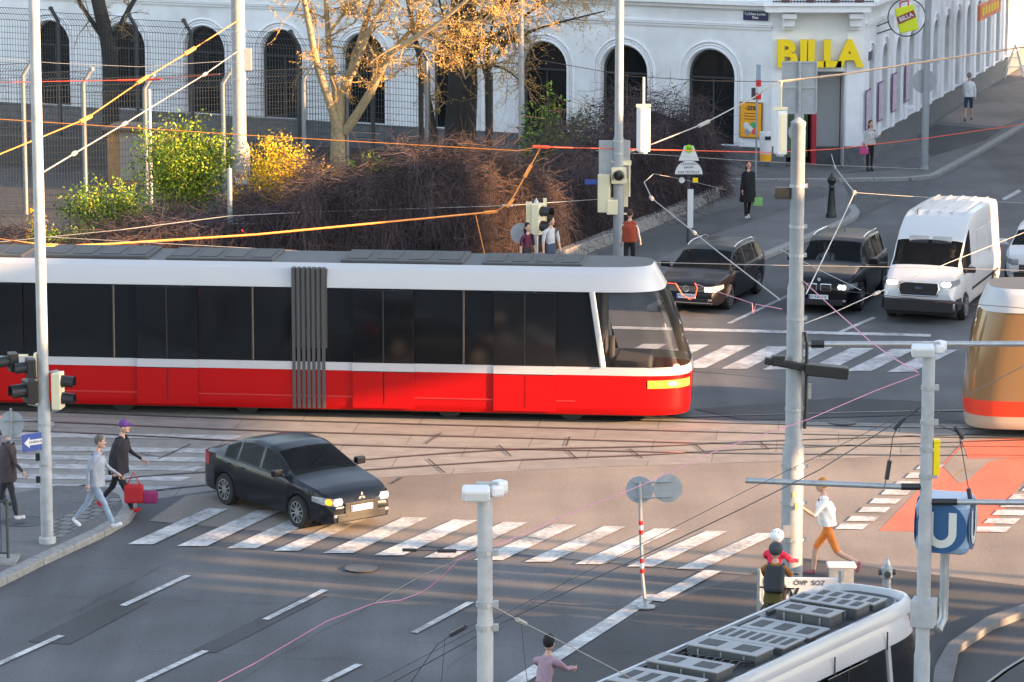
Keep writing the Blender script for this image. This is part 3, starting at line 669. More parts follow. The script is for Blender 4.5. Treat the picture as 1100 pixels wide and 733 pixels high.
tree('bare_tree', 'pale forked tree with golden sunlit limbs in front of the building', P(364, 215, Y0), [
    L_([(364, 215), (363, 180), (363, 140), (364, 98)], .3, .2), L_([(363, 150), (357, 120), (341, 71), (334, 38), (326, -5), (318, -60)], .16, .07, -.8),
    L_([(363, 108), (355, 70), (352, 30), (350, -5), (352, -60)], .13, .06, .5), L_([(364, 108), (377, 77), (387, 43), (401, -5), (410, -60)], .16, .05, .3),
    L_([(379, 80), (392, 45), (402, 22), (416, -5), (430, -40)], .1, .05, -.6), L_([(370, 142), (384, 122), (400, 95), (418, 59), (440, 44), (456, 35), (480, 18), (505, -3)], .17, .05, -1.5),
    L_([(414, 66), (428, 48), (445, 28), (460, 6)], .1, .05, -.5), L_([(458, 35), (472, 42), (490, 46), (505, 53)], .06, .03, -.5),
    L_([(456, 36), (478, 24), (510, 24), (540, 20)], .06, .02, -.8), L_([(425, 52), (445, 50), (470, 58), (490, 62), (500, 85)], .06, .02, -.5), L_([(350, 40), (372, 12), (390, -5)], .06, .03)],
    bark_sunlit, 5, 140, (.5, 1.5), None, 5, depth=2)
Y0 = 113.0
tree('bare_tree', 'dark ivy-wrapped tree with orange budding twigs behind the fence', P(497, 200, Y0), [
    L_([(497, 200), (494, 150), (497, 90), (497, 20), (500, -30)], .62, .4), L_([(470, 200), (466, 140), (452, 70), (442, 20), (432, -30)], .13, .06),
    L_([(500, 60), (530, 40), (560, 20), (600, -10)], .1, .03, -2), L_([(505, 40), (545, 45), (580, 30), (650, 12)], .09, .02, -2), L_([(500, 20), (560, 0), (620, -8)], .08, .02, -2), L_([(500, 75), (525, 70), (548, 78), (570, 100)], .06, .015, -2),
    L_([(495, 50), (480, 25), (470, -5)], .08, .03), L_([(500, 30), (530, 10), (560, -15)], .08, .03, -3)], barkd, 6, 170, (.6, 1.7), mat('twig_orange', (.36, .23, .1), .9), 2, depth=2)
Y0 = 119.0
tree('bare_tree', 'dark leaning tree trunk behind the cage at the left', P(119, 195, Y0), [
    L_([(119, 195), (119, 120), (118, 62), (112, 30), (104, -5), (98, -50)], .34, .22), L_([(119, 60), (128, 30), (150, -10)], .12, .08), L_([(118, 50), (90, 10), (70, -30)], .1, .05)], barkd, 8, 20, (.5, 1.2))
Y0 = 112.0
tree('bare_tree', 'slim bare tree with brown twigs between the ivy tree and the tall steel pole', P(526, 200, Y0), [
    L_([(526, 200), (525, 150), (524, 100), (523, 60)], .13, .09), L_([(524, 90), (515, 60), (512, 30)], .05, .02), L_([(524, 80), (540, 50), (560, 35)], .05, .02), L_([(523, 62), (528, 30), (535, 0)], .06, .02)], barkd, 9, 70, (.4, 1.1), mat('twig_brown', (.2, .12, .06), .9), 2)
# ------------------------------------------------------------------ wire cage fence with cranked posts
def cage(label, px, Yf, tops, ztop, crank, group, m, gap=.095):
    t = thing('cage_fence', label, 'fence', (0, 110, 0)); o = V(t.location); prev = None; mesh = MB()
    bases = []
    for k, (x, y) in enumerate(zip(px, tops)):
        Y = Yf(x); top = P(x, y, Y); b = V((top.x, Y, 0)); bases.append((b, top.z))
        mb = MB(); mb.tube([b - o, V((b.x, b.y, top.z - .45)) - o, V((b.x + crank, b.y, top.z)) - o], .07, 8)
        mb.lathe([(.085, 0), (.085, .1), (.001, .14)], V((b.x + crank, b.y, top.z - .06)) - o, 8)
        mb.build('post', m, t, smooth=50)
    for (a, za), (b, zb_) in zip(bases, bases[1:]):
        n_ = max(2, int((b - a).length / gap)); zt_ = min(za, zb_) - .5
        for i in range(n_):
            p = lerp(a, b, i / n_); mesh.tube([p + V((0, 0, .1)) - o, p + V((0, 0, zt_)) - o, p + V((crank, 0, zt_ + .45)) - o], .008, 3, cap=False)
        for j in range(int(zt_ / .22)):
            mesh.tube([a + V((0, 0, .15 + .22 * j)) - o, b + V((0, 0, .15 + .22 * j)) - o], .008, 3, cap=False)
        for j in range(3): mesh.tube([a + V((crank * j / 2, 0, zt_ + .22 * j)) - o, b + V((crank * j / 2, 0, zt_ + .22 * j)) - o], .012, 3, cap=False)
    mesh.build('mesh_panel', fmd, t, fixn=False)
    return t
fm = mat('fence_metal', (.24, .255, .27), .5, .4, var=.1)
fmd = mat('fence_dark', (.05, .056, .062), .5, .3)
cage('near wire cage fence with cranked grey posts behind the shrubs', [-60, 24, 89, 155, 239, 326, 372], lambda x: 103 + (x + 60) * .012, [58, 66, 74, 80, 75, 71, 66], 4.9, .28, None, fm)
cage('farther dark wire cage fence close to the arched front', [-30, 62, 146, 205, 320, 400, 460], lambda x: 121 - x * .022, [4, 9, 16, 22, 34, 44, 52], 5.2, -.25, None, fmd, .12)
def slim_post(label, x, ytop, Y, r, m, name='fence_post', cat='post', cap=False):
    p = P(x, ytop, Y); mb = MB(); mb.tube([(0, 0, 0), (0, 0, p.z)], r, 8)
    o = mb.build(name, m, smooth=50); o.location = (p.x, Y, 0); tag(o, label, cat); return o
slim_post('pale steel post catching the sun between shrub and cage', 160, 96, 102.0, .06, polep)
slim_post('dark fence post with ivy left of the bare dark trunk', 452, 62, 110.0, .09, barkd)
slim_post('twin grey fence post right beside the ivy post', 458, 66, 110.5, .07, fm)
slim_post('brown flaking post behind the hedge near the poster', 527, 78, 109.0, .08, barkd)
slim_post('slender pale lamp post among the twigs left of the tall steel pole', 560, -40, 111.0, .09, polep, 'lamp_post', 'lamp post')
# plywood hut in the cage
ht = thing('plywood_hut', 'brown plywood hut inside the cage behind the green shrub', 'hut', V((P(158, 200, 112).x, 112, 0)), R(-8))
MB().box((0, 0, .9), (2.3, 1.6, 1.9)).build('wall', wood, ht); MB().box((0, -.1, 1.9), (2.5, 1.9, .08)).build('roof', tgrey, ht); MB().box((-.2, -.82, .95), (1.0, .04, 1.6)).build('door', mat('hut_door', (.3, .27, .24), .8), ht)
bs = MB(); q0 = P(-60, 165, 117); q1 = P(470, 190, 112)
wlb = MB(); wlb.box(((q0.x + q1.x) / 2, 115.2, .5), (19, .25, 1.0), math.atan2(-5, 17.5)); o = wlb.build('court_board', steeld); tag(o, 'long dark kick board along the foot of the far cage', 'wall')
sheet('court_floor', [(-200, 298), (600, 280), (760, 212), (820, 186), (-200, 120)], .008, asphalt_dark)
# ------------------------------------------------------------------ poles, signals, signs
def pole_thing(name, label, cat, base, segs, m, collar=True, n=16):
    t = thing(name, label, cat, base); mb = MB(); prof = []
    for (r, z0, z1) in segs: prof += [(r, z0), (r, z1)]
    mb.lathe(prof, (0, 0, 0), n); mb.build('shaft', m, t, smooth=40)
    return t
def band(t, z, r, m=galv):
    mb = MB(); mb.lathe([(r, z), (r + .012, z), (r + .012, z + .05), (r, z + .05)], (0, 0, 0), 14); mb.box((r + .03, 0, z + .025), (.05, .05, .07)); mb.build('clamp', m, t)
def signal_head(name, parent, loc, rz, lenses, m, visor=True, lit=None, sc=1.0, plate=False):
    """lens side along local +x"""
    Mx = Matrix.Translation(loc) @ Matrix.Rotation(rz, 4, 'Z'); n = len(lenses); mb = MB(); hgt = .3 * n * sc
    mb.box((0, 0, 0), (.16 * sc, .3 * sc, hgt + .04)); mb.v = [tuple(Mx @ V(v)) for v in mb.v]; hd_ = mb.build(name, m, parent, bevel=.015)
    for k, c in enumerate(lenses):
        z = (n / 2 - .5 - k) * .3 * sc
        lm = MB(); lm.lathe([(.1 * sc, .08 * sc), (.1 * sc, .095 * sc), (.001, .11 * sc)], (0, 0, z), 14, axis='X'); lm.v = [tuple(Mx @ V(v)) for v in lm.v]; lm.build('lens', c, hd_)
        vs = MB(); pts = []
        for L in (.08, .3):
            pts.append([V((L * sc, .12 * sc * math.cos(a), z + .12 * sc * math.sin(a) - (.02 if L > .1 else 0))) for a in [R(-30) + R(240) * q / 12 for q in range(13)]])
        vs.grid(pts); vs.v = [tuple(Mx @ V(v)) for v in vs.v]; vs.build('visor', black, hd_, fixn=False)
    return hd_
def disc(parent, name, loc, r, m, nrm_rz, th=.015, n=24):
    Mx = Matrix.Translation(loc) @ Matrix.Rotation(nrm_rz, 4, 'Z'); mb = MB(); mb.lathe([(r, -th), (r, th), (.001, th)], (0, 0, 0), n, axis='X'); mb.v = [tuple(Mx @ V(v)) for v in mb.v]; return mb.build(name, m, parent)
TOCAM = R(-90)
# tall steel pole at the left corner
b = G(51, 583, .12)
t = pole_thing('signal_pole', 'tall pale steel pole on the left pavement corner carrying signals and signs', 'signal pole', b, [(.16, 0, .1), (.115, .12, 2.6), (.1, 2.7, 10.6)], polep)
lensd = mat('lens_dark', (.05, .05, .05), .2)
signal_head('signal_head', t, (-.55, .05, 3.37), R(200), [lensd], black, sc=1.0); signal_head('signal_head', t, (-.2, -.18, 3.3), R(196), [lensd, ], black); signal_head('signal_head', t, (-.24, -.05, 2.85), R(205), [lensd], black, sc=1.25)
mb = MB(); mb.box((-.13, .0, 3.33), (.05, .2, .42)); mb.box((-.12, 0, 2.83), (.05, .22, .46)); mb.box((-.42, 0, 3.5), (.3, .12, .02)); mb.build('backing_plate', boxcream, t)
signal_head('signal_head', t, (.26, .0, 2.85), R(-8), [lensd, lensd], boxcream, sc=1.05)
mb = MB()
for (x, z) in ((.26, 3.22), (.26, 2.48), (-.3, 3.1), (-.3, 2.6)): mb.tube([(0, 0, z - .06), (x, 0, z)], .022, 6)
mb.tube([(0, 0, 2.3), (-.75, .1, 2.26)], .018, 6); mb.tube([(0, 0, 1.92), (-.75, .1, 1.9)], .018, 6); mb.tube([(-.62, .08, 1.85), (-.62, .08, 2.5)], .025, 6); mb.build('bracket', galv, t)
disc(t, 'round_sign', (-.62, .12, 2.2), .235, signback, R(90))
pl = MB(); Mp = Matrix.Translation((-.18, -.2, 1.93)) @ Matrix.Rotation(R(38), 4, 'Z'); pl.box((0, 0, 0), (.46, .02, .32)); pl.v = [tuple(Mp @ V(v)) for v in pl.v]; p_ = pl.build('arrow_sign', signblue, t)
ar = MB(); ar.prism([(-.2, 0), (-.09, .1), (-.09, .05), (.2, .05), (.2, -.05), (-.09, -.05), (-.09, -.1)], 0, .006, Mp @ Matrix.Translation((0, -.012, 0)) @ Matrix.Rotation(R(90), 4, 'X')); ar.build('arrow', signw, p_)
text('lettering', 'EINBAHN', .068, ink, p_, Mp @ frame((.045, -.02, 0), (1, 0, 0)), ext=.001)
band(t, 2.2, .115); band(t, 1.45, .115)
MB().box((-.14, -.05, 1.62), (.06, .06, .14)).build('junction_box', black, t); MB().box((-.14, -.05, 1.2), (.06, .06, .12)).build('junction_box', black, t)
# tall steel pole behind the tram (cluster of signals)
b = G(664, 287, .12)
t = pole_thing('signal_pole', 'tall steel pole behind the tram front with a cluster of pale signal boxes', 'signal pole', b, [(.17, 0, .1), (.15, .12, 3.6), (.12, 3.7, 10)], polem)
signal_head('signal_head', t, (-.4, -.05, 2.1), R(75), [lensd, lensd, lensd], boxcream, sc=1.15)
mb = MB(); mb.box((-.18, -.12, 1.72), (.3, .16, .42)); mb.build('control_box', boxcream, t, bevel=.02)
signal_head('signal_head', t, (0, -.2, 2.62), R(-95), [lensd], boxcream, sc=1.35)
mb = MB(); mb.box((-.28, .1, 3.0), (.55, .04, 1.15)); mb.box((.22, .1, 3.0), (.2, .04, 1.15)); mb.build('sign_back', signback, t, bevel=.02)
mb = MB(); mb.tube([(.3, 0, 2.0), (.3, 0, 2.95), (-.2, 0, 2.98)], .03, 6); mb.tube([(0, 0, 1.52), (.34, 0, 1.5)], .03, 6); mb.box((.18, 0, 2.95), (.34, .2, .12)); mb.box((.15, .12, 2.1), (.24, .1, .8)); mb.build('bracket', boxcream, t)
mb = MB(); mb.box((-.78, -.05, 2.42), (.34, .03, .14)); mb.build('small_sign', signblue, t)
for z in (2.4, 3.2, 3.55): band(t, z, .15)
# concrete catenary pole at left
b = V((P(259, 255, 97.5).x, 97.5, 0))
t = pole_thing('catenary_pole', 'stout concrete wire pole standing in the hedge between the two bright shrubs', 'pole', b, [(.3, 0, 2.9), (.2, 3.1, 10.5)], polec)
mb = MB(); mb.box((.28, 0, 5.5), (.22, .2, .65)); mb.build('cable_box', tgear, t, bevel=.02); band(t, 5.4, .2); band(t, 6.3, .2); band(t, 4.9, .2)
mb = MB(); mb.box((.1, -.33, 1.95), (.52, .03, .3), R(14)); mb.build('name_plate', signblue, t); mb = MB(); mb.box((.1, -.35, 1.95), (.44, .01, .2), R(14)); mb.build('plate_face', signw, t)
# thin grey post with the red signal
b = G(248, 290, .12)
t = pole_thing('signal_pole', 'thin grey post with a red signal lit beside it in front of the hedge', 'signal pole', b, [(.07, 0, 2.85), (.001, 2.88, 2.88)], polem)
signal_head('signal_head', t, (.42, 0, .9), R(-100), [redlamp, lensd], black, sc=1.1)
mb = MB(); mb.tube([(0, 0, 1.28), (.75, 0, 1.3), (.75, 0, .5)], .04, 6); mb.tube([(.3, 0, 1.3), (.3, 0, .55)], .03, 6); mb.build('bracket', galv, t)
mb = MB(); mb.box((.78, -.05, .85), (.16, .2, .7)); mb.build('signal_back', boxcream, t); mb = MB(); mb.tube([(.85, -.08, .62), (1.12, -.1, .56)], [.11, .14], 8); mb.build('visor', black, t)
b = G(328, 290, .12); t = pole_thing('marker_post', 'short pale post with a small box near its top before the hedge', 'post', b, [(.07, 0, 1.55), (.001, 1.58, 1.58)], polem); mb = MB(); mb.box((.13, 0, 1.4), (.1, .1, .16)); mb.build('box', galv, t)
# pedestrian signal with grey shirt man behind
b = G(576, 302, .12)
t = pole_thing('pedestrian_signal', 'pedestrian signal with two dark visors and a round sign on a thin post', 'signal pole', b, [(.06, 0, 2.2), (.001, 2.3, 2.3)], galv)
signal_head('signal_head', t, (.06, -.02, 1.72), R(-30), [lensd, lensd], boxcream, sc=1.35); mb = MB(); mb.box((-.2, .05, 1.75), (.16, .14, .85)); mb.box((.24, .1, 1.8), (.1, .05, .95)); mb.build('signal_back', boxcream, t)
disc(t, 'round_sign', (-.42, .1, 1.3), .29, signback, R(90)); mb = MB(); mb.tube([(0, 0, 1.4), (-.42, .06, 1.4)], .02, 6); mb.build('bracket', galv, t)
# big three-tier wire pole on the traffic island
b = G(850, 634)
t = pole_thing('catenary_pole', 'big three-tier grey wire pole standing behind the white-roofed tram', 'pole', b, [(.19, 0, 2.55), (.148, 2.65, 5.35), (.122, 5.45, 8.15), (.13, 8.16, 8.22), (.02, 8.3, 8.3)], polem, n=20)
for z in (.9, 1.55, 2.2): band(t, z, .2)
for z in (3.2, 4.1, 4.8): band(t, z, .148)
for z in (5.9, 6.4, 7.1): band(t, z, .122)
mb = MB(); mb.tube([(.16, -.08, 4.6), (.2, -.08, 4.4), (.2, -.08, 3.3), (.18, -.08, 2.9)], .03, 6); mb.build('cable', black, t)
MB().box((.25, -.02, 3.55), (.08, .08, .25)).build('junction_box', galv, t); MB().box((-.12, -.2, 1.1), (.12, .06, .22)).build('junction_box', galv, t)
mb = MB(); mb.tube([(.1, 0, 4.37), (.42, 0, 4.37)], .035, 8); mb.tube([(.42, 0, 4.37), (4.9, .1, 4.36)], .05, 10); mb.build('cantilever_arm', galv, t, smooth=50)
mb = MB(); mb.tube([(.28, 0, 4.37), (.5, 0, 4.37)], .07, 8); mb.build('insulator', black, t)
lg = MB(); lg.box((.05, -.22, 4.02), (1.2, .12, .12), rot=Matrix.Rotation(R(10), 3, 'Y')); lg.box((.52, -.25, 3.95), (.75, .3, .2), rot=Matrix.Rotation(R(6), 3, 'Y')); lg.box((-.3, -.2, 4.12), (.22, .2, .18)); lg.build('floodlight', black, t, bevel=.02)
mb = MB(); mb.box((-.25, 0, 7.0), (.26, .16, .2)); mb.tube([(-.12, 0, 7.0), (-.4, 0, 6.95)], .02, 6); mb.build('camera', black, t, bevel=.02)
mb = MB(); mb.box((.0, -.205, 1.75), (.04, .015, .09)); mb.box((.05, -.205, 1.55), (.05, .015, .12)); mb.build('sticker', mat('sticker', (.55, .5, .15), .6), t)
# two floodlight poles in the foreground
def flood_pole(label, X, Y, ztop, r, tiers):
    t = pole_thing('floodlight_pole', label, 'pole', (X, Y, 0), tiers + [(.02, ztop, ztop)], polep, n=20)
    mb = MB(); mb.box((-.09, -.1, ztop + .02), (.29, .14, .15), rot=Matrix.Rotation(R(24), 3, 'X')); mb.box((-.08, -.02, ztop + .04), (.22, .1, .07)); hd_ = mb.build('floodlight', signw, t, bevel=.03)
    mb = MB(); mb.box((.11, .0, ztop + .03), (.14, .17, .12), R(20)); mb.box((.15, .08, ztop + .05), (.14, .14, .14), R(40)); mb.build('floodlight', signw, t, bevel=.03)
    mb = MB(); mb.box((.02, 0, ztop + .105), (.22, .05, .025)); mb.tube([(-.08, 0, ztop + .09), (.15, .02, ztop + .09)], .014, 6); mb.build('bracket', galv, t)
    return t
pxs = P(521, 560, 33.4); fp1 = flood_pole('pale pole with white floodlights on top standing nearest at the lower middle', pxs.x, 33.4, 6.95, .085, [(.085, 0, 5.6), (.078, 5.65, 6.95)])
for z in (6.3, 5.5, 5.75): band(fp1, z, .085)
pxs2 = P(993, 600, 41.6); fp2 = flood_pole('pale pole with white floodlights beside the blue metro cube', pxs2.x, 41.6, 6.95, .12, [(.105, 0, 2.95), (.09, 3.05, 4.7), (.082, 4.78, 6.95)])
for z in (6.45, 6.0, 5.65, 5.3): band(fp2, z, .083)
MB().tube([(-.07, 0, 5.18), (-.32, 0, 5.18)], .045, 8).build('insulator', black, fp2); MB().tube([(.07, 0, 4.98), (.4, 0, 4.98)], .045, 8).build('insulator', black, fp2)
mb = MB(); mb.tube([(-.3, 0, 5.18), (-2.3, .2, 5.22)], .038, 8); mb.tube([(.38, 0, 4.98), (1.6, .1, 4.95)], .038, 8); mb.build('cantilever_arm', galv, fp2, smooth=50)
mb = MB(); mb.box((.125, .02, 5.55), (.08, .12, .42)); mb.box((.125, .02, 5.78), (.09, .13, .03)); mb.build('yellow_box', yellow, fp2)
# metro cube
uc = thing('metro_cube_sign', 'rounded blue metro cube with pale U letters on a curved grey arm', 'sign', (P(1016, 560, 42.0).x, 42.0, 0), R(-17))
zc = P(1016, 561, 42.0).z; Mr = Matrix.Translation((0, 0, zc))
mb = MB(); mb.box((0, 0, zc), (.7, .7, .72)); mb.build('cube', uside, uc, bevel=.1)
for k in range(4):
    a = R(90) * k; nx = V((math.sin(a), -math.cos(a), 0)); px_ = V((math.cos(a), math.sin(a), 0))
    mb = MB(); mb.lathe([(.335, .35), (.335, .356), (.001, .358)], (0, 0, 0), 32, axis='X'); Mx = Matrix((nx, px_, V((0, 0, 1)))).transposed().to_4x4(); Mx.translation = (0, 0, zc); mb.v = [tuple(Mx @ V(v)) for v in mb.v]; d_ = mb.build('roundel', ublue, uc)
    um = MB(); pts = [(-.15, .21)] + [(-.15, .2 - .05 * i) for i in range(6)] + [(-.15 * math.cos(q), -.06 - .15 * math.sin(q)) for q in [math.pi * i / 14 for i in range(15)]] + [(.15, -.05 + .05 * i) for i in range(6)] + [(.15, .21)]
    L = []; Rr = []
    for i, p in enumerate(pts):
        a2, b2 = V(pts[max(i - 1, 0)]), V(pts[min(i + 1, len(pts) - 1)]); d2 = (b2 - a2).normalized(); n2 = V((-d2.y, d2.x)) * .052
        L.append(nx * .368 + px_ * (p[0] + n2.x) + V((0, 0, zc + p[1] + n2.y))); Rr.append(nx * .368 + px_ * (p[0] - n2.x) + V((0, 0, zc + p[1] - n2.y)))
    um.grid([L, Rr]); um.build('letter', uwhite, d_, fixn=False)
off = V((pxs2.x, 41.6, 0)) - V(uc.location); off = Matrix.Rotation(R(17), 3, 'Z') @ off
mb = MB(); ux, uy = 0.0, 0.0
pts = [V((0, 0, zc - .36)), V((0, 0, zc - 1.05)), V((0, 0, zc - 1.28)), off * .25 + V((0, 0, zc - 1.42)), off * .5 + V((0, 0, zc - 1.34)), off * .6 + V((0, 0, zc - 1.18)), off * .96 + V((0, 0, zc - 1.1))]
mb.tube(pts, .06, 12); mb.build('arm', galv, uc, smooth=60)
mb = MB(); mb.box(off * .98 + V((0, 0, zc - 1.1)), (.3, .3, .34)); mb.build('clamp', polep, uc)
# bent marker pole with red/white bands and twin round sign backs
b = G(694, 654)
t = thing('island_sign', 'bent slim pole with red and white bands carrying two round sign backs', 'road sign', b)
tp = P(688, 520, b.y + .1).z
axis = [V((0, 0, 0)), V((-.03, 0, .22)), V((-.07, .02, .6)), V((-.09, .03, 1.2)), V((-.12, .05, tp + .05))]
mb = MB(); mb.tube(axis, .032, 8); mb.build('pole', galv, t)
def on(z):
    for a, b2 in zip(axis, axis[1:]):
        if z <= b2.z: return lerp(a, b2, (z - a.z) / (b2.z - a.z))
    return axis[-1]
for z, c in ((.62, signred), (.72, signw), (.8, signred), (1.3, signred), (1.38, signw), (1.46, signred)):
    mb = MB(); mb.tube([on(z), on(z + .075)], .038, 8); mb.build('band', c, t)
mb = MB(); mb.lathe([(.16, 0), (.16, .02), (.001, .02)], (0, 0, .028), 14); mb.build('foot', galv, t)
disc(t, 'round_sign', (-.12, .1, tp - .1), .235, signback, R(84)); disc(t, 'round_sign', (.36, .12, tp - .08), .25, signback, R(98))
mb = MB()
for z in (tp + .03, tp - .24): mb.tube([(-.2, .06, z), (.42, .06, z + .02)], .018, 6)
mb.build('bracket', galv, t)
# advertising board with letters and the railing post beside it
b = G(859, 668); t = thing('info_board', 'pale grey board with a big black W behind the white-roofed tram', 'board', b, R(-3))
MB().box((0, 0, .42), (1.3, .06, .7)).build('panel', signw, t, bevel=.02)
for x in (-.68, .68): MB().tube([(x, 0, 0), (x, 0, .9)], .045, 8).build('post', galv, t)
text('lettering', 'ZTN  ·  ÖVP  SOZ', .12, ink, t, frame((-.05, -.036, .68), (1, 0, 0)), ext=.002); text('lettering', 'W', .34, ink, t, frame((-.2, -.036, .46), (1, 0, 0)), ext=.002, bold=.008); text('lettering', 'V', .3, ink, t, frame((-.34, -.036, .17), (1, 0, 0)), ext=.002, bold=.006)
mb = MB(); mb.box((0, 0, 0), (.5, .32, .06)); o = mb.build('white_box', signw, bevel=.02); b2 = G(903, 640); o.location = b2 + V((0, 0, .55)); MBs = MB(); MBs.box((0, 0, -.3), (.42, .26, .54)); o2 = MBs.build('cabinet', galv, o); tag(o, 'small grey cabinet with a white slanted top beside the big pole', 'cabinet')
# hydrant
b = G(952, 650); hy = thing('hydrant', 'grey hydrant post behind the tram nose', 'hydrant', b); hy.scale = (.85, .85, .85)
mb = MB(); mb.lathe([(.12, 0), (.12, .06), (.09, .08), (.09, .55), (.12, .58), (.12, .78), (.07, .82), (.07, .88), (.04, .93), (.04, .98), (.001, .98)], n=14); mb.build('barrel', galv, hy, smooth=40)
mb = MB(); mb.lathe([(.06, -.17), (.06, .17)], (0, 0, .68), 10, axis='X'); mb.lathe([(.07, -.16), (.07, 0)], (0, 0, .66), 12, axis='Y'); mb.build('outlet', steeld, hy)
# tram stop sign
b = G(739, 262, .12); t = thing('tram_stop_sign', 'half-round white tram stop sign with green round badge on a dark post', 'stop sign', b)
zz = 2.05
MB().tube([(0, 0, 0), (0, 0, zz)], .04, 8).build('post', steeld, t); MB().box((.06, -.05, 1.05), (.17, .04, 1.15)).build('timetable', signw, t)
hp = [(.42 * math.cos(math.pi * k / 20), .42 * math.sin(math.pi * k / 20)) for k in range(21)]
Mq = Matrix.Translation((0, -.03, zz)) @ Matrix.Rotation(R(90), 4, 'X')
mb = MB(); mb.prism([(x * 1.08, y * 1.08 - .02) for x, y in hp], -.03, .03, Mq); mb.build('backing', black, t); mb = MB(); mb.prism([(x * .96, y * .96 + .02) for x, y in hp], .03, .036, Mq); mb.build('face', signw, t)
text('lettering', 'STRASSEN\nBAHN', .1, ink, t, frame((0, -.07, zz + .27), (1, 0, 0)), ext=.001); text('lettering', 'HALTESTELLE', .105, ink, t, frame((0, -.07, zz + .08), (1, 0, 0)), ext=.001)
mb = MB(); mb.prism([(-.3, .42), (.3, .42), (.13, .86), (-.13, .86)], 0, .03, Mq); mb.build('cap_panel', signw, t)
disc(t, 'badge', (0, -.07, zz + .77), .12, green, R(-90)); text('lettering', 'N', .15, ink, t, frame((0, -.09, zz + .77), (1, 0, 0)), ext=.001)
disc(t, 'small_sign', (-.2, -.04, zz - .16), .085, signw, R(-90)); MB().box((.2, -.04, zz - .16), (.15, .03, .14)).build('small_sign', yellow, t)
# large sign back behind the big pole
b = G(857, 214, .12); t = thing('sign_gantry', 'large grey sign seen from behind in front of the yellow letters', 'road sign', b)
zt0 = P(857, 67, b.y).z - .12; zb0 = P(857, 122, b.y).z - .12
MB().tube([(0, 0, 0), (0, 0, zt0)], .06, 8).build('post', galv, t)
MB().box((0, .08, (zt0 + zb0) / 2), (1.1, .03, zt0 - zb0)).build('sign_back', signback, t)
mb = MB()
for z in (zt0, (zt0 + zb0) / 2, zb0): mb.box((0, .045, z), (1.12, .04, .05))
for x in (-.55, -.0, .55): mb.box((x, .04, (zt0 + zb0) / 2), (.05, .04, zt0 - zb0))
mb.build('frame', galv, t); disc(t, 'round_sign', (-.05, .09, zb0 - .62), .29, signback, R(90)); MB().box((0, -.02, zb0 - .2), (.3, .2, .36)).build('box', galv, t)
# slim sign post with banded top and litter bin
b = G(812, 190, .12); t = thing('sign_post', 'slim post with blue plate and red-white bands left of the entrance', 'sign post', b)
zt1 = P(810, 73, b.y).z
MB().tube([(0, 0, 0), (0, 0, zt1)], .035, 8).build('post', galv, t); MB().box((.05, 0, zt1 - .32), (.14, .02, .6)).build('plate', uside, t); MB().box((-.12, 0, zt1 - 1.0), (.14, .04, .4)).build('plate', steeld, t)
for k, c in enumerate((signred, signw, signred)): MB().lathe([(.09, 0), (.09, .22)], (.05, -.02, zt1 - .75 - .22 * k), 10).build('band', c, t)
lb = thing('litter_bin', 'white litter bin with an orange foot strapped to the slim sign post', 'litter bin', b + V((.32, -.05, .55)))
MB().lathe([(.2, .25), (.22, .95), (.2, 1.0), (.001, 1.02)], n=16).build('body', signw, lb, smooth=40); MB().lathe([(.19, .0), (.2, .25)], n=16).build('foot', orange, lb); MB().box((.05, -.2, .8), (.2, .08, .12)).build('flap', black, lb)
# street lamp at the right and its round sign
b = G(993, 182, .12); t = pole_thing('street_lamp_pole', 'tall grey street pole on the shop pavement right of the ring sign', 'lamp post', b, [(.15, 0, .1), (.125, .12, 3.0), (.11, 3.1, 9.5)], polem)
disc(t, 'round_sign', (-.05, .16, P(993, 88, b.y).z - .12), .42, signback, R(90)); MB().box((0, .05, P(993, 66, b.y).z - .12), (.9, .04, .14)).build('bracket', galv, t)
MB().box((-.55, .2, 2.15), (.36, .3, .1)).build('tray', signw, t)
# ornate bollard
b = G(893, 234, .12); t = thing('ornate_bollard', 'black ornate cast iron bollard on the pavement edge', 'bollard', b)
MB().lathe([(.17, 0), (.17, .1), (.14, .14), (.12, .5), (.09, .8), (.085, .92), (.11, .95), (.085, 1.0), (.085, 1.06), (.13, 1.1), (.15, 1.18), (.12, 1.27), (.05, 1.3), (.035, 1.38), (.001, 1.42)], n=16).build('post', black, t, smooth=50)
MB().lathe([(.26, -.09), (.25, -.02), (.17, .005)], n=16).build('base', kerbm, t)
# railing and litter basket at the left edge
b = G(4, 603, .12); t = thing('edge_railing', 'short dark railing end at the left frame edge on the corner pavement', 'railing', b)
mb = MB(); mb.tube([(.08, 0, 0), (.08, 0, 1.15)], .03, 6); mb.tube([(-1.6, .1, 0), (-1.6, .1, 1.15)], .03, 6); mb.tube([(.08, 0, 1.1), (-1.6, .1, 1.1)], .025, 6); mb.tube([(.08, 0, .15), (-1.6, .1, .15)], .02, 6); mb.build('frame', steeld, t)
mb = MB()
for k in range(14): mb.tube([(-.04 - .11 * k, .01 * k, .15), (-.04 - .11 * k, .01 * k, 1.1)], .01, 5)
mb.build('bar', steeld, t); MB().box((-.5, -.02, .55), (.9, .02, .45)).build('panel', signback, t)
MB().box((-.75, 0, -.02), (2.0, .6, .16)).build('base', kerbm, t)
# A-frame stand far up the street
b = G(1090, 84, .12); t = thing('a_frame_stand', 'white A-frame stand far up the shop pavement at the right edge', 'stand', b)
for s_ in (-1, 1):
    MB().tube([(s_ * .45, -.2, 0), (0, 0, 1.5)], .03, 6).build('leg', signw, t); MB().tube([(s_ * .45, .5, 0), (0, .1, 1.5)], .03, 6).build('leg', signw, t)
mb = MB(); mb.tube([(-.3, -.1, .5), (.3, -.1, .5)], .025, 6); mb.tube([(-.18, -.06, .9), (.18, -.06, .9)], .025, 6); mb.build('rung', signw, t)
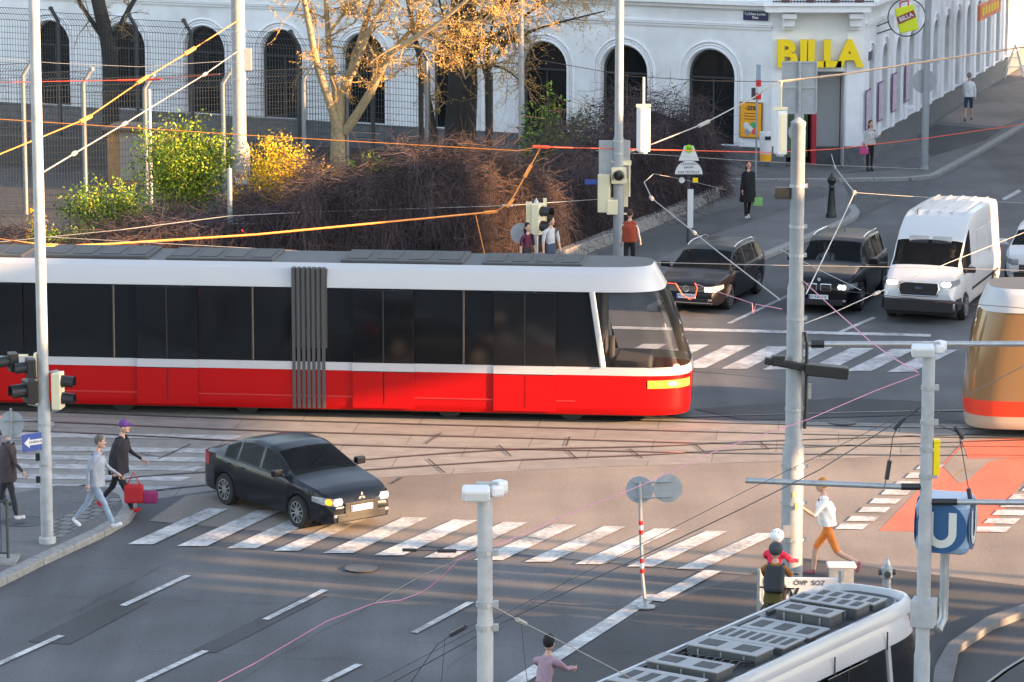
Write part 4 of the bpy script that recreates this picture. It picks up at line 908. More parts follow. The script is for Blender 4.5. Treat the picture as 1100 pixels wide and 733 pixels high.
# hanging signal boxes on the span wires
def hang(label, x, y0, y1, Y, w):
    a, b2 = P(x, y0, Y), P(x, y1, Y); t = thing('hanging_signal', label, 'signal', b2); hgt = a.z - b2.z
    MB().box((0, 0, hgt / 2), (w, w * .9, hgt), R(25)).build('housing', signw, t, bevel=.03); MB().box((w * .0, -.0, hgt * .5), (w * .6, w * 1.0, hgt * .86), R(25)).build('door', boxcream, t, bevel=.01)
    MB().box((0, 0, hgt + .06), (w * 1.3, .12, .08)).build('hanger', boxcream, t); MB().tube([(0, 0, hgt), (0, 0, hgt + .85)], .035, 6).build('rod', boxcream, t); MB().lathe([(.12, -.05), (.12, 0)], n=12).build('cap', galv, t)
    return t
hang('pale sunlit signal box hanging from the wire right of the tall steel pole', 691, 116, 163, 91.5, .31)
hang('pale signal box hanging from the wire in front of the shop corner', 838, 119, 166, 95, .31)
# ------------------------------------------------------------------ overhead wires, each a thing of its own
def wire(label, pts, m, r=.012, cat='wire', sag=0.0, clips=()):
    w = [P(x, y, Y) for x, y, Y in pts]; r = r * .78; q = []
    for a, b in zip(w, w[1:]):
        n_ = 8
        for k in range(n_):
            t = k / n_; p = lerp(a, b, t); p = p + V((0, 0, -sag * 4 * t * (1 - t))); q.append(p)
    q.append(w[-1]); o = w[0]; mb = MB(); mb.tube([p - o for p in q], r, 5)
    for (i, rr, L) in clips:
        p = w[i]; d = (w[min(i + 1, len(w) - 1)] - w[max(i - 1, 0)]).normalized(); mb.tube([p - o - d * L / 2, p - o + d * L / 2], [rr, rr], 6)
    ob = mb.build('overhead_wire', m, fixn=False); ob.location = o; return tag(ob, label, cat, 'wires over the junction')
X = [
 ('orange sunlit wire rising from the left edge to the concrete pole', [(-30, 178, 88), (92, 128, 92), (153, 86, 94), (204, 55, 96), (256, 22, 97.3)], wireo, .021, [(1, .06, .5), (2, .055, .5), (3, .06, .45)]),
 ('pale wire rising from the left steel pole to the concrete pole', [(45, 186, 62), (80, 165, 68), (134, 133, 78), (220, 80, 92), (257, 54, 97.3)], wirew, .02, [(1, .05, .4), (2, .05, .5), (3, .05, .4)]),
 ('thin red wire running level above the cage fence', [(-20, 89, 100), (150, 86, 100), (236, 80, 98)], wirer, .016, [(1, .035, 1.4)]),
 ('long thin orange wire crossing in front of the tree to the wire junction', [(-20, 127, 96), (275, 146, 94), (555, 162, 92), (581, 158, 91.5)], wireo, .016, []),
 ('orange-red wire from the junction past the stop sign to the upper street', [(581, 158, 91.5), (700, 161, 93), (830, 164, 95), (900, 160, 100), (1000, 148, 106), (1110, 132, 110)], wirer, .018, [(0, .05, .5)]),
 ('thick sunlit orange contact wire along the hedge foot', [(-20, 268, 84), (120, 262, 86), (275, 252, 88), (527, 228, 91)], wireo, .035, [(3, .05, .4)]),
 ('second sunlit orange contact wire sloping into the thick one at the left', [(-20, 254, 80), (40, 262, 82), (130, 265, 84), (250, 275, 84), (330, 283, 84)], wireo, .016, []),
 ('pale steadying wire from the left edge along the hedge middle', [(-20, 262, 90), (130, 247, 90), (248, 232, 91), (330, 228, 91.5), (545, 221, 92), (660, 213, 93)], wirew, .014, [(4, .04, .3)]),
 ('low thin wire just above the tram roof', [(40, 254, 84), (180, 262, 84), (330, 270, 84), (560, 279, 84), (700, 282, 83), (830, 285, 82), (960, 287, 82), (1110, 291, 82)], wirew, .011, []),
 ('red roof-level wire ending in a drooping loop over the dark estate car', [(330, 281, 79), (420, 286, 79), (560, 293, 79), (700, 303, 79), (726, 305, 79), (733, 317, 79), (741, 322, 79), (747, 318, 79), (749, 309, 79), (746, 304, 79)], wirer, .018, []),
 ('pink thin wire dropping from the loop towards the big pole', [(747, 305, 79), (772, 314, 77), (808, 326, 72), (809, 337, 72), (812, 327, 71), (840, 332, 62)], wirep, .012, []),
 ('short orange drop wire from the junction to the contact wire', [(581, 158, 91.5), (567, 184, 91.3), (548, 218, 91), (530, 229, 91)], wireo, .02, [(1, .05, .4), (2, .05, .3)]),
 ('yellowish inclined drop rod before the sunlit hedge strip', [(511, 231, 90.9), (524, 288, 90)], wireo, .016, []),
 ('pale wire from the signal cluster over the estate car to the big pole', [(702, 187, 92), (692, 196, 90), (700, 213, 87), (746, 250, 78), (772, 271, 72), (838, 322, 57)], wirew, .016, [(2, .05, .5), (3, .04, .4)]),
 ('twisted pale rope wire from the tall steel pole up to the shop corner', [(668, 166, 93), (703, 154, 93), (756, 133, 94), (811, 104, 95), (836, 88, 95)], wirew, .024, [(2, .06, .4)]),
 ('thick tan wire from the shop corner across the street front', [(836, 88, 95), (905, 80, 97), (990, 67, 100), (1110, 49, 104)], mat('wire_tan', (.55, .38, .25), .6), .04, []),
 ('thin dark wire high in front of the arched windows', [(540, 58, 96), (575, 64, 96), (677, 82, 95.5), (758, 87, 95), (836, 88, 95)], wired, .014, []),
 ('thin grey wire passing behind the stop sign', [(640, 162, 95), (700, 166, 96), (790, 172, 97), (900, 178, 99), (1000, 182, 102)], wirew, .009, []),
 ('thin wire from the stop sign towards the shop corner', [(703, 187, 92), (735, 193, 95), (780, 204, 97)], wirew, .008, []),
 ('pale broken wire dropping past the bollard to the big pole', [(893, 166, 98), (897, 180, 95), (910, 197, 85), (918, 207, 78), (905, 235, 72), (866, 316, 57)], wirew, .016, [(1, .04, .3), (3, .05, .4)]),
 ('faint wire from the bollard knot to the upper street', [(918, 207, 78), (960, 210, 84), (1110, 219, 92)], wirew, .008, []),
 ('pinkish wire from the big pole down to the floodlight pole top', [(863, 302, 56.5), (900, 336, 53), (935, 367, 50), (960, 385, 46), (986, 400, 41.6)], wirep, .012, []),
 ('pale wire rising right from the big pole across the white van', [(864, 348, 56.5), (900, 334, 60), (942, 315, 66), (1020, 282, 74), (1110, 246, 84)], wirew, .012, [(2, .035, .6)]),
 ('thin dark wire crossing the lower van front', [(850, 300, 66), (900, 312, 66), (1020, 325, 66), (1110, 332, 66)], wired, .01, [(2, .03, .6)]),
 ('pink cable sagging from the lower edge to the nearest floodlight pole', [(225, 738, 36), (275, 712, 36), (350, 668, 35.5), (402, 648, 35), (430, 645, 34.6), (455, 636, 34.3), (475, 620, 34), (492, 602, 33.7), (518, 592, 33.4)], wirep, .009, []),
 ('grey stay wire above the sagging pink cable', [(402, 648, 35), (450, 620, 34.5), (512, 592, 33.4)], wirew, .005, []),
 ('pink tied wire from the nearest floodlight pole to the metro cube pole', [(524, 590, 33.4), (600, 557, 34.5), (690, 521, 36), (775, 482, 38), (870, 450, 39.5), (940, 420, 41), (988, 402, 41.6)], wirep, .007, []),
 ('dark inclined wire from the lower edge to the metro cube pole', [(400, 745, 36), (533, 672, 36.5), (600, 640, 37), (800, 545, 39), (880, 505, 40), (988, 438, 41.6)], wired, .009, []),
 ('second thin dark wire just above the inclined one', [(380, 745, 40), (560, 650, 40), (800, 528, 40), (990, 436, 41.6)], wired, .005, []),
 ('stay wire from the nearest pole down to the lower right with a clamp', [(531, 652, 33.4), (560, 668, 34), (600, 688, 35), (700, 740, 37)], wirew, .007, [(1, .025, .25)]),
 ('short stay with dark clamp left of the nearest pole', [(514, 668, 33.4), (492, 678, 33.6), (470, 692, 34), (440, 735, 35)], wired, .006, [(1, .025, .3)]),
 ('thin dropper hanging from the clamp right of the nearest pole', [(560, 668, 34), (563, 705, 34), (568, 745, 34)], wired, .004, []),
 ('thin dropper hanging left of the nearest pole', [(478, 685, 33.8), (474, 735, 34)], wired, .004, []),
 ('dark wire rising from the metro cube pole to the right edge', [(996, 450, 41.6), (1040, 424, 43), (1110, 388, 46)], wired, .007, []),
 ('dropper with dark insulators left of the metro cube pole', [(987, 440, 41.6), (966, 455, 41.5), (959, 470, 41.5), (954, 505, 41.5), (950, 524, 41.5)], wired, .008, [(1, .03, .2), (3, .03, .25)]),
 ('dropper with dark insulators right of the metro cube pole', [(1003, 455, 41.6), (1030, 465, 41.7), (1036, 500, 41.8), (1042, 535, 41.8)], wired, .008, [(1, .03, .2), (3, .03, .25)]),
 ('sunlit jumper cable between the metro cube pole and its dropper', [(997, 525, 41.6), (1015, 518, 41.7), (1036, 503, 41.8)], wireo, .008, []),
 ('horizontal spreader with dark insulators left of the nearest pole', [(440, 591, 33.6), (480, 592, 33.5), (512, 591, 33.4)], wired, .007, [(0, .02, .15), (1, .022, .2)]),
 ('thin wire falling across the windscreen of the black SUV', [(838, 268, 66), (880, 290, 64), (925, 312, 62)], wirew, .009, []),
 ('thin line crossing behind the big pole over the far zebra', [(690, 395, 60), (780, 402, 60), (840, 408, 58)], wired, .006, []),
 ('green-grey netting cord across the cage top', [(-20, 62, 104), (60, 68, 104), (150, 72, 104), (240, 66, 104)], wirew, .012, []),
]
for lab, pts, m, r, cl in X: wire(lab, pts, m, r, clips=cl)
# ------------------------------------------------------------------ cars: a lofted shell with wheel arches, glazed openings, wheels, lamps
def car(name, label, cat, loc, rz, L, W, top, belt, plan, wheels, wr, wins, ws, rw, pm, rt=.76, sill=.24, group=None, rim=rimm, headlamp=(.6, .76), lit=lampw, grille=None, plate=None, rails=False, low=black, lowz=.0, tail=(.75, .98), spokes=5, step=.06, extra=None, amber=False, seats=True):
    t = thing(name, label, cat, loc, rz, group); h = L / 2
    xs = sorted(set([round(-h + step * i, 4) for i in range(int(L / step) + 1)] + [h, ws[0], ws[1], rw[0], rw[1]] + [w_ + s for w_ in wheels for s in (-(wr + .07), wr + .07)] + [v for w_ in wins for v in w_]))
    def topz(x): return stab(top, x)
    def bz(x): return stab(belt, x)
    def hwid(x): return W / 2 * stab(plan, x, .08)
    def sz(x):
        z = sill
        for w_ in wheels:
            q = wr + .06
            if abs(x - w_) < q: z = max(z, wr * .9 + math.sqrt(max(0, q * q - (x - w_) ** 2)))
        return z
    def sec(x):
        w, zt_ = hwid(x), topz(x); zb = min(bz(x), zt_ - .015); b0 = min(sz(x), zb - .1); g = zt_ - zb; k = min(1, g / .42); r = .93 + (rt - .93) * k
        d = zb - b0
        lo = [(w * .95, b0), (w * .985, b0 + .18 * d), (w, b0 + .5 * d), (w * .995, b0 + .8 * d), (w * .962, zb)]
        gh = [(w * lerp(.955, r, u), zb + u * (g - .045 * k)) for u in (.06, .5, .93)]
        tp = [(w * r * .965, zt_ - .03 * k - .004), (w * r * .8, zt_ - .008), (w * r * .45, zt_ + .008), (0, zt_ + .014)]
        return lo + gh + tp
    secs = [sec(x) for x in xs]; K = 12
    def full(i): s = secs[i]; return [V((xs[i], y, z)) for y, z in s] + [V((xs[i], -y, z)) for y, z in reversed(s[:-1])]
    rows = [full(i) for i in range(len(xs))]; n = len(rows[0])
    body = MB(); gl = {}
    body.v = [tuple(p) for r_ in rows for p in r_]
    def glass(key): return gl.setdefault(key, MB())
    for i in range(len(xs) - 1):
        xm = (xs[i] + xs[i + 1]) / 2
        for k in range(n - 1):
            seg = k if k < K - 1 else n - 2 - k
            f = (i * n + k, i * n + k + 1, (i + 1) * n + k + 1, (i + 1) * n + k); key = None
            g = topz(xm) - bz(xm)
            if seg in (5, 6) and g > .1:
                for j, (a, b) in enumerate(wins):
                    if a < xm < b: key = ('side_window', j, k < K - 1)
            if seg in (8, 9, 10):
                if ws[1] < xm < ws[0]: key = ('windscreen', 0, 0)
                if rw[0] < xm < rw[1]: key = ('rear_window', 0, 0)
            if key: glass(key).add([rows[i][k], rows[i][k + 1], rows[i + 1][k + 1], rows[i + 1][k]], [(0, 1, 2, 3)])
            else: body.f.append(f); body.m.append(0)
    body.f.append(tuple(range(n))); body.m.append(0); body.f.append(tuple((len(xs) - 1) * n + k for k in range(n))); body.m.append(0)
    bo = body.build('body', pm, t, smooth=38)
    for key, mb in gl.items(): mb.build(key[0], carglass, t, smooth=38)
    mb = MB(); mb.box((0, 0, .3), (L * .9, W * .84, .16)); mb.box((-.1, 0, .42), (L * .5, W * .82, .12)); mb.build('underbody', black, t)
    wb = MB()
    for w_ in wheels:
        for s_ in (-1, 1): wb.box((w_, s_ * (W / 2 - .24), .48), (wr * 2 + .1, .12, .5))
    wb.build('wheel_housing', black, t)
    def surfy(x, z):
        s = sec(x)
        for (ya, za), (yb, zb_) in zip(s[:5], s[1:5]):
            if z <= zb_: return lerp(ya, yb, max(0, (z - za) / max(1e-6, zb_ - za)))
        return s[4][0]
    def patch(nm, x0, x1, z0, z1, m, sg, off=.006, inner=None, sl=0.0):
        mb = MB(); pts = []; N = 6
        for i in range(N + 1):
            x = lerp(x0, x1, i / N); pts.append([V((x, sg * (surfy(x, z) + off), z)) for z in [lerp(z0 + sl * (1 - i / N), z1, j / 3) for j in range(4)]])
        xe = max(x0, x1, key=abs); e = 1 if xe > 0 else -1
        if inner is not None:
            for i in range(1, 5):
                pts.append([V((xe + e * off, sg * lerp(surfy(xe, z) + off, inner, i / 4), z)) for z in [lerp(z0, z1, j / 3) for j in range(4)]])
        mb.grid(pts); return mb.build(nm, m, t, fixn=True)
    for sg in (-1, 1):
        hl_ = patch('headlight', h - .5, h - .002, headlamp[0], headlamp[1], lampc, sg, inner=surfy(h, headlamp[0]) * .72, sl=.06)
        mb = MB(); zc_ = (headlamp[0] + headlamp[1]) / 2; rr = (headlamp[1] - headlamp[0]) * .36
        for q in (0, 1): mb.lathe([(rr, 0), (rr, .012), (.001, .02)], (h + .004, sg * (surfy(h, zc_) * (.93 - .13 * q)), zc_), 12, axis='X')
        mb.build('beam', lit, hl_)
        if amber and sg == -1:
            mb = MB(); mb.ball((h - .12, sg * (surfy(h - .12, zc_) - .005), zc_), (.11, .05, rr * 1.1), 12, 8); mb.build('indicator', ambern, hl_)
        patch('tail_light', -h + .35, -h + .002, tail[0], tail[1], mat('tail_red', (.35, .01, .01), .2, coat=.5) if 'tail_red' not in MATS else MATS['tail_red'], sg, inner=surfy(-h, tail[0]) * .7)
        mx = ws[0] - .28; mz = bz(mx) + .1; mb = MB(); mb.box((mx, sg * (hwid(mx) + .13), mz + .02), (.13, .22, .15)); mb.box((mx + .02, sg * (hwid(mx) + .02), mz - .04), (.07, .12, .05)); mb.build('mirror', pm if cat != 'van' else black, t, bevel=.035)
        for (a, b) in wins[:2] if len(wins) > 1 else wins:
            xh = a + .16; zh = bz(xh) - .1; mb = MB(); mb.box((xh, sg * (surfy(xh, zh) + .018), zh), (.2, .025, .03)); mb.build('door_handle', pm, t, bevel=.008)
        if rails:
            mb = MB(); rp = [x for x in xs if rw[1] + .1 < x < ws[1] - .15][::4]; mb.tube([V((x, sg * (hwid(x) * rt * .93), topz(x) + (.03 if 0 < i < len(rp) - 1 else -.0))) for i, x in enumerate(rp)], .018, 6); mb.build('roof_rail', chrome, t, smooth=60)
        if wins:
            mb = MB(); x_a, x_b = wins[0][0], wins[-1][1]; q = [x for x in xs if x_a <= x <= x_b][::3]; mb.tube([V((x, sg * (sec(x)[4][0] + .006), bz(x) + .008)) for x in q], .009, 4); mb.build('belt_trim', chrome if rails else black, t)
        dl = MB(); zt2 = lambda x: bz(x) - .01
        cuts = [wins[0][0] - .02] + [w_[1] + .025 for w_ in wins] if len(wins) > 1 else [wins[0][0] - .03, wins[0][1] - .05]
        for x in cuts[:4]:
            dl.grid([[V((x + e_, sg * (surfy(x, z) + .0025), z)) for z in [lerp(sz(x) + .06, zt2(x), j / 5) for j in range(6)]] for e_ in (-.006, .006)])
        dl.build('door_gap', black, t, fixn=False)
        for w_ in wheels:
            y = sg * (W / 2 - .11); mb = MB(); mb.lathe([(wr * .66, -.1), (wr * .94, -.1), (wr, -.07), (wr, .07), (wr * .94, .1), (wr * .66, .1), (wr * .66, -.1)], (w_, y, wr), 24, axis='Y', cap=False); whl = mb.build('wheel', rubber, t, smooth=40)
            mb = MB(); yo = y + sg * .085
            mb.lathe([(wr * .66, -.02), (wr * .66, .02), (wr * .6, .02), (wr * .6, -.02), (wr * .66, -.02)], (w_, yo, wr), 24, axis='Y', cap=False); mb.lathe([(.06, -.015), (.06, .02), (.001, .025)], (w_, yo, wr), 10, axis='Y')
            for q in range(spokes):
                a = 2 * math.pi * q / spokes + .3; mb.box((w_ + math.cos(a) * wr * .33, yo, wr + math.sin(a) * wr * .33), (wr * .62, .025, .034), rot=Matrix.Rotation(-a, 3, 'Y'))
            mb.build('rim', rim, whl); mb = MB(); mb.lathe([(wr * .6, 0), (.001, 0)], (w_, y + sg * .03, wr), 20, axis='Y'); mb.build('brake_disc', black, whl)
    if grille:
        (z0, z1, gw, gm) = grille; mb = MB(); mb.box((h + .006, 0, (z0 + z1) / 2), (.03, gw, z1 - z0)); g_ = mb.build('grille', black, t, bevel=.01); mb = MB()
        for q in range(4): mb.box((h + .024, 0, lerp(z0, z1, (q + .5) / 4)), (.012, gw * .96, .012))
        mb.build('slat', gm, g_)
    if low: mb = MB(); mb.box((h + .0, 0, .33 + lowz), (.04, W * .66, .16)); mb.build('lower_intake', low, t, bevel=.015)
    for sg in (-1, 1):
        mb = MB(); mb.box((h - .02, sg * W * .33, .38 + lowz), (.06, .16, .06)); mb.build('fog_lamp', lampc, t, bevel=.01)
    if plate:
        mb = MB(); zp = plate[1]; mb.box((h + .03, 0, zp), (.012, .52, .115)); p_ = mb.build('number_plate', platem, t); text('lettering', plate[0], .095, ink, p_, frame((h + .038, 0, zp), (0, 1, 0)), ext=.001)
        mb = MB(); mb.box((h + .035, -.24, zp), (.006, .035, .11)); mb.build('plate_band', signblue, p_)
    if seats:
        xd = ws[0] - .25; zb = bz(0); mb = MB(); mb.box((xd - .15, 0, zb - .1), (.5, W * .76, .16)); mb.build('dashboard', seatm, t, bevel=.04)
        mb = MB(); mb.tube([V((xd - .45, W * .2 + .18 * math.cos(a), zb - .08 + .18 * math.sin(a))) for a in [2 * math.pi * q / 16 for q in range(17)]], .014, 5, cap=False); mb.build('steering_wheel', black, t)
        for sg in (-1, 1):
            mb = MB(); x_s = xd - 1.0; mb.box((x_s, sg * W * .2, zb - .45), (.5, .48, .16)); mb.box((x_s - .26, sg * W * .2, zb - .12), (.14, .46, .62), rot=Matrix.Rotation(R(-12), 3, 'Y')); mb.box((x_s - .33, sg * W * .2, zb + .27), (.1, .26, .18)); mb.build('seat', seatm, t, bevel=.04)
        if rw[1] < -.5 and cat != 'van':
            mb = MB(); mb.box((xd - 2.05, 0, zb - .1), (.16, W * .72, .6)); mb.build('rear_seat', seatm, t, bevel=.04)
    if extra: extra(t, h, W, topz, bz)
    return t
ROAD = 18.5
def face(deg): return math.atan2(-math.cos(R(deg)), -math.sin(R(deg)))      # heading towards the viewer along the road
def at_front(x, y, rz, L): return G(x, y) - V((math.cos(rz), math.sin(rz), 0)) * (L / 2)
PL = [(-9, .8), (-2.35, .83), (-2.15, .93), (-1.6, 1), (1.3, 1), (1.85, .965), (2.1, .9), (2.3, .8), (9, .74)]
def plan(L): return [(-L / 2, .8), (-L / 2 + .12, .9), (-L / 2 + .5, .97), (-L / 2 + 1.0, 1), (L / 2 - 1.1, 1), (L / 2 - .55, .965), (L / 2 - .22, .9), (L / 2 - .06, .8), (L / 2, .74)]
def vw(t, h, W, tz, bz):
    mb = MB(); mb.tube([V((h + .035, .075 * math.cos(a), .66 + .075 * math.sin(a))) for a in [2 * math.pi * q / 16 for q in range(17)]], .009, 5, cap=False); e = mb.build('emblem', chrome, t)
    mb = MB()
    for pts in ([(-.04, .06), (0, -.0), (.04, .06)], [(-.055, .03), (-.025, -.06), (0, .0), (.025, -.06), (.055, .03)]): mb.tube([V((h + .035, a, .66 + b)) for a, b in pts], .007, 4)
    mb.build('letters', chrome, e); mb = MB(); mb.box((h + .01, 0, .30), (.03, W * .78, .022)); mb.build('chrome_strip', chrome, t)
rz = face(20); L = 4.77
car('estate_car', 'black estate car with roof rails waiting beside the tram front', 'car', at_front(737, 337, rz, L), rz, L, 1.82,
    [(-2.39, .6), (-2.36, .95), (-2.2, 1.1), (-1.75, 1.43), (-1.5, 1.49), (-.4, 1.515), (.15, 1.48), (.45, 1.4), (1.2, 1.0), (1.4, .95), (2.0, .86), (2.25, .78), (2.36, .68), (2.385, .55)],
    [(-2.39, .55), (-2.3, .93), (-1.9, .98), (1.0, .93), (1.4, .9), (2.0, .82), (2.25, .74), (2.385, .52)], plan(L), (-1.4, 1.32), .33,
    [(-2.0, -1.2), (-1.12, -.28), (-.2, .95)], (1.18, .42), (-2.2, -1.8), pblack, rails=True, headlamp=(.58, .74), grille=(.59, .73, 1.0, chrome), plate=('W 27418 F', .47), extra=vw, group=None)
rz = face(17.5); L = 4.9
def bmw(t, h, W, tz, bz):
    for sg in (-1, 1):
        mb = MB(); mb.box((h + .01, sg * .19, .72), (.05, .3, .2)); k = mb.build('kidney_grille', chrome, t, bevel=.05); mb = MB(); mb.box((h + .03, sg * .19, .72), (.03, .25, .16)); mb.build('grille_mesh', black, k, bevel=.04)
    mb = MB(); mb.lathe([(.04, 0), (.04, .012), (.001, .014)], (h - .02, 0, .92), 14, axis='X'); e = mb.build('emblem', signw, t); mb = MB(); mb.box((h + .0, .012, .932), (.006, .022, .022)); mb.box((h + .0, -.012, .908), (.006, .022, .022)); mb.build('emblem_quarters', signblue, e)
    mb = MB(); mb.tube([(-.6, 0, 1.7), (-.75, 0, 1.8)], .02, 5); mb.build('aerial', black, t)
car('suv_car', 'black tall SUV with bright twin headlights between the big pole and the white van', 'car', at_front(879, 338, rz, L), rz, L, 1.94,
    [(-2.45, .6), (-2.42, 1.05), (-2.28, 1.2), (-1.95, 1.6), (-1.7, 1.7), (-.5, 1.745), (.1, 1.72), (.4, 1.64), (1.08, 1.2), (1.3, 1.14), (2.0, 1.03), (2.28, .93), (2.42, .8), (2.45, .6)],
    [(-2.45, .6), (-2.38, 1.05), (-1.9, 1.14), (.9, 1.09), (1.3, 1.06), (2.0, .97), (2.28, .88), (2.45, .58)], plan(L), (-1.47, 1.47), .38,
    [(-2.0, -1.25), (-1.17, -.3), (-.22, .85)], (1.06, .38), (-2.3, -1.97), pblack, rt=.75, sill=.3, rails=True, headlamp=(.66, .82), plate=('W 83065 K', .47), extra=bmw)
rz = face(19); L = 5.98
vanplan = [(-2.99, .93), (-2.9, .97), (-2.7, 1), (1.8, 1), (2.3, .98), (2.6, .95), (2.85, .9), (2.99, .82)]
def vanx(t, h, W, tz, bz):
    mb = MB(); mb.box((h + .012, 0, .93), (.05, 1.0, .36)); g_ = mb.build('grille', black, t, bevel=.06)
    mb = MB(); mb.box((h + .04, 0, .96), (.02, .22, .075)); mb.build('emblem', mat('oval_blue', (.02, .03, .08), .3) , g_, bevel=.03)
    mb = MB(); mb.tube([V((h + .035, y, z)) for y, z in [(-.5, 1.1), (.5, 1.1), (.53, .93), (.46, .76), (-.46, .76), (-.53, .93), (-.5, 1.1)]], .012, 5); mb.build('grille_frame', chrome, g_)
    text('lettering', 'Ford', .075, chrome, g_, frame((h + .055, 0, .96), (0, 1, 0)), ext=.002)
    mb = MB(); mb.box((h - .09, 0, .5), (.3, W * .86, .34)); mb.box((h - .38, .97, .52), (.5, .06, .32)); mb.box((h - .38, -.97, .52), (.5, .06, .32)); mb.build('bumper', black, t, bevel=.05)
    for s in (-1, 1):
        mb = MB(); mb.box((2.36, s * .4, 1.315), (.1, .42, .02), rot=Matrix.Rotation(R(15), 3, 'Y')); mb.build('air_vent', black, t)
        mb = MB(); mb.box((-.6, s * 1.015, .72), (3.6, .03, .07)); mb.build('side_rub_strip', black, t); mb = MB(); mb.box((1.62, s * .3, 2.0), (.05, .5, .2), rot=Matrix.Rotation(R(-40), 3, 'Y')); mb.build('sun_visor', tgear, t)
        for k in range(2):
            mb = MB(); xa = (-2.6, -.95)[k]; mb.tube([V((xa + a, s * (1.03 * lerp(.955, .865, min(1, max(0, (z - 1.31) / 1.25))) + .004), z)) for a, z in [(0, 1.25), (1.3, 1.25), (1.3, 2.1), (0, 2.1), (0, 1.25)]], .012, 4); mb.build('panel_pressing', pwhite, t)
    mb = MB()
    for k in range(5): mb.box((-.9, -.66 + .33 * k, 2.615), (3.3, .05, .02))
    mb.build('roof_rib', pwhite, t); mb = MB(); mb.tube([(1.0, -.5, 2.55), (.9, -.5, 2.72)], .012, 5); mb.build('aerial', black, t)
    mb = MB(); mb.box((.55, 0, 1.4), (.06, 1.7, 1.8)); mb.build('bulkhead', seatm, t)
van = car('delivery_van', 'white high-roof delivery van with its headlights on', 'van', at_front(986, 349, rz, L), rz, L, 2.06,
    [(-2.99, 2.3), (-2.93, 2.5), (-2.7, 2.58), (-1, 2.61), (.4, 2.6), (.9, 2.5), (1.3, 2.3), (1.62, 2.02), (2.3, 1.42), (2.5, 1.34), (2.82, 1.2), (2.93, 1.08), (2.99, .8)],
    [(-2.99, 1.32), (1.3, 1.3), (2.1, 1.2), (2.45, 1.14), (2.8, 1.05), (2.99, .72)], vanplan, (-1.9, 1.85), .35,
    [(1.12, 2.05)], (2.29, 1.64), (-2.99, -2.985), pwhite, rt=.86, sill=.36, headlamp=(.98, 1.16), plate=('W 10887 CL', .6), low=None, extra=vanx, tail=(.9, 1.3), rim=galv)
rz = face(18); L = 4.4
car('silver_car', 'silver car almost hidden behind the white van with its mirror showing', 'car', at_front(1005, 287, rz, L), rz, L, 1.8,
    [(-2.2, .6), (-2.15, .95), (-1.9, 1.15), (-1.3, 1.5), (-.4, 1.56), (.2, 1.5), (.5, 1.42), (1.15, 1.05), (1.4, .98), (1.9, .88), (2.1, .76), (2.2, .55)],
    [(-2.2, .6), (-2.1, .95), (-1.7, 1.02), (1.0, .96), (1.4, .92), (1.9, .83), (2.2, .52)], plan(L), (-1.3, 1.3), .32, [(-1.7, -.95), (-.88, 0), (.07, .9)], (1.13, .46), (-1.95, -1.4), psilver, lit=lampc)
rz = face(14); L = 4.3
def taxi(t, h, W, tz, bz): mb = MB(); mb.box((-.1, 0, tz(-.1) + .07), (.16, .36, .13)); mb.build('roof_sign', black, t, bevel=.03)
car('white_car', 'white car with a black box on its roof cut off by the right frame edge', 'car', at_front(1112, 309, rz, L), rz, L, 1.8,
    [(-2.15, .6), (-2.1, .95), (-1.85, 1.15), (-1.3, 1.42), (-.4, 1.45), (.2, 1.42), (.45, 1.34), (1.15, 1.0), (1.4, .94), (1.9, .84), (2.05, .74), (2.15, .55)],
    [(-2.15, .6), (-2.05, .92), (-1.7, .98), (1.0, .92), (1.4, .88), (1.9, .78), (2.15, .5)], plan(L), (-1.3, 1.3), .33, [(-1.7, -.95), (-.88, 0), (.07, .9)], (1.13, .42), (-1.9, -1.4), pwhite, extra=taxi, lit=lampc, grille=(.42, .62, .9, chrome))
hd_ = V((math.sin(R(38)), -math.cos(R(38)), 0)); rz = math.atan2(hd_.y, hd_.x); L = 4.57
def mits(t, h, W, tz, bz):
    mb = MB()
    for a in (90, 210, 330):
        c = V((h + .03, .05 * math.cos(R(a)), .72 + .05 * math.sin(R(a)))); u_ = V((0, math.cos(R(a)), math.sin(R(a)))) * .045; w_ = V((0, -math.sin(R(a)), math.cos(R(a)))) * .026
        mb.add([c - u_, c + w_, c + u_, c - w_], [(0, 1, 2, 3)])
    mb.build('emblem', chrome, t, fixn=False)
car('sedan_car', 'dark anthracite saloon turning across the junction with headlights and orange indicator lit', 'car', G(392, 572) - hd_ * L / 2, rz, L, 1.76,
    [(-2.28, .6), (-2.25, .98), (-2.1, 1.08), (-1.75, 1.12), (-1.0, 1.42), (-.5, 1.49), (.1, 1.47), (.4, 1.4), (1.12, 1.02), (1.3, .97), (1.85, .88), (2.1, .8), (2.24, .68), (2.285, .5)],
    [(-2.28, .6), (-2.2, .98), (-1.7, 1.03), (.9, .94), (1.3, .91), (1.85, .82), (2.1, .74), (2.285, .48)], plan(L), (-1.33, 1.3), .33,
    [(-1.35, -.9), (-.84, -.08), (0, .9)], (1.1, .38), (-1.72, -1.02), pblue, headlamp=(.58, .74), grille=(.34, .62, .8, black), plate=('W 40625 B', .5), amber=True, extra=mits, spokes=10)
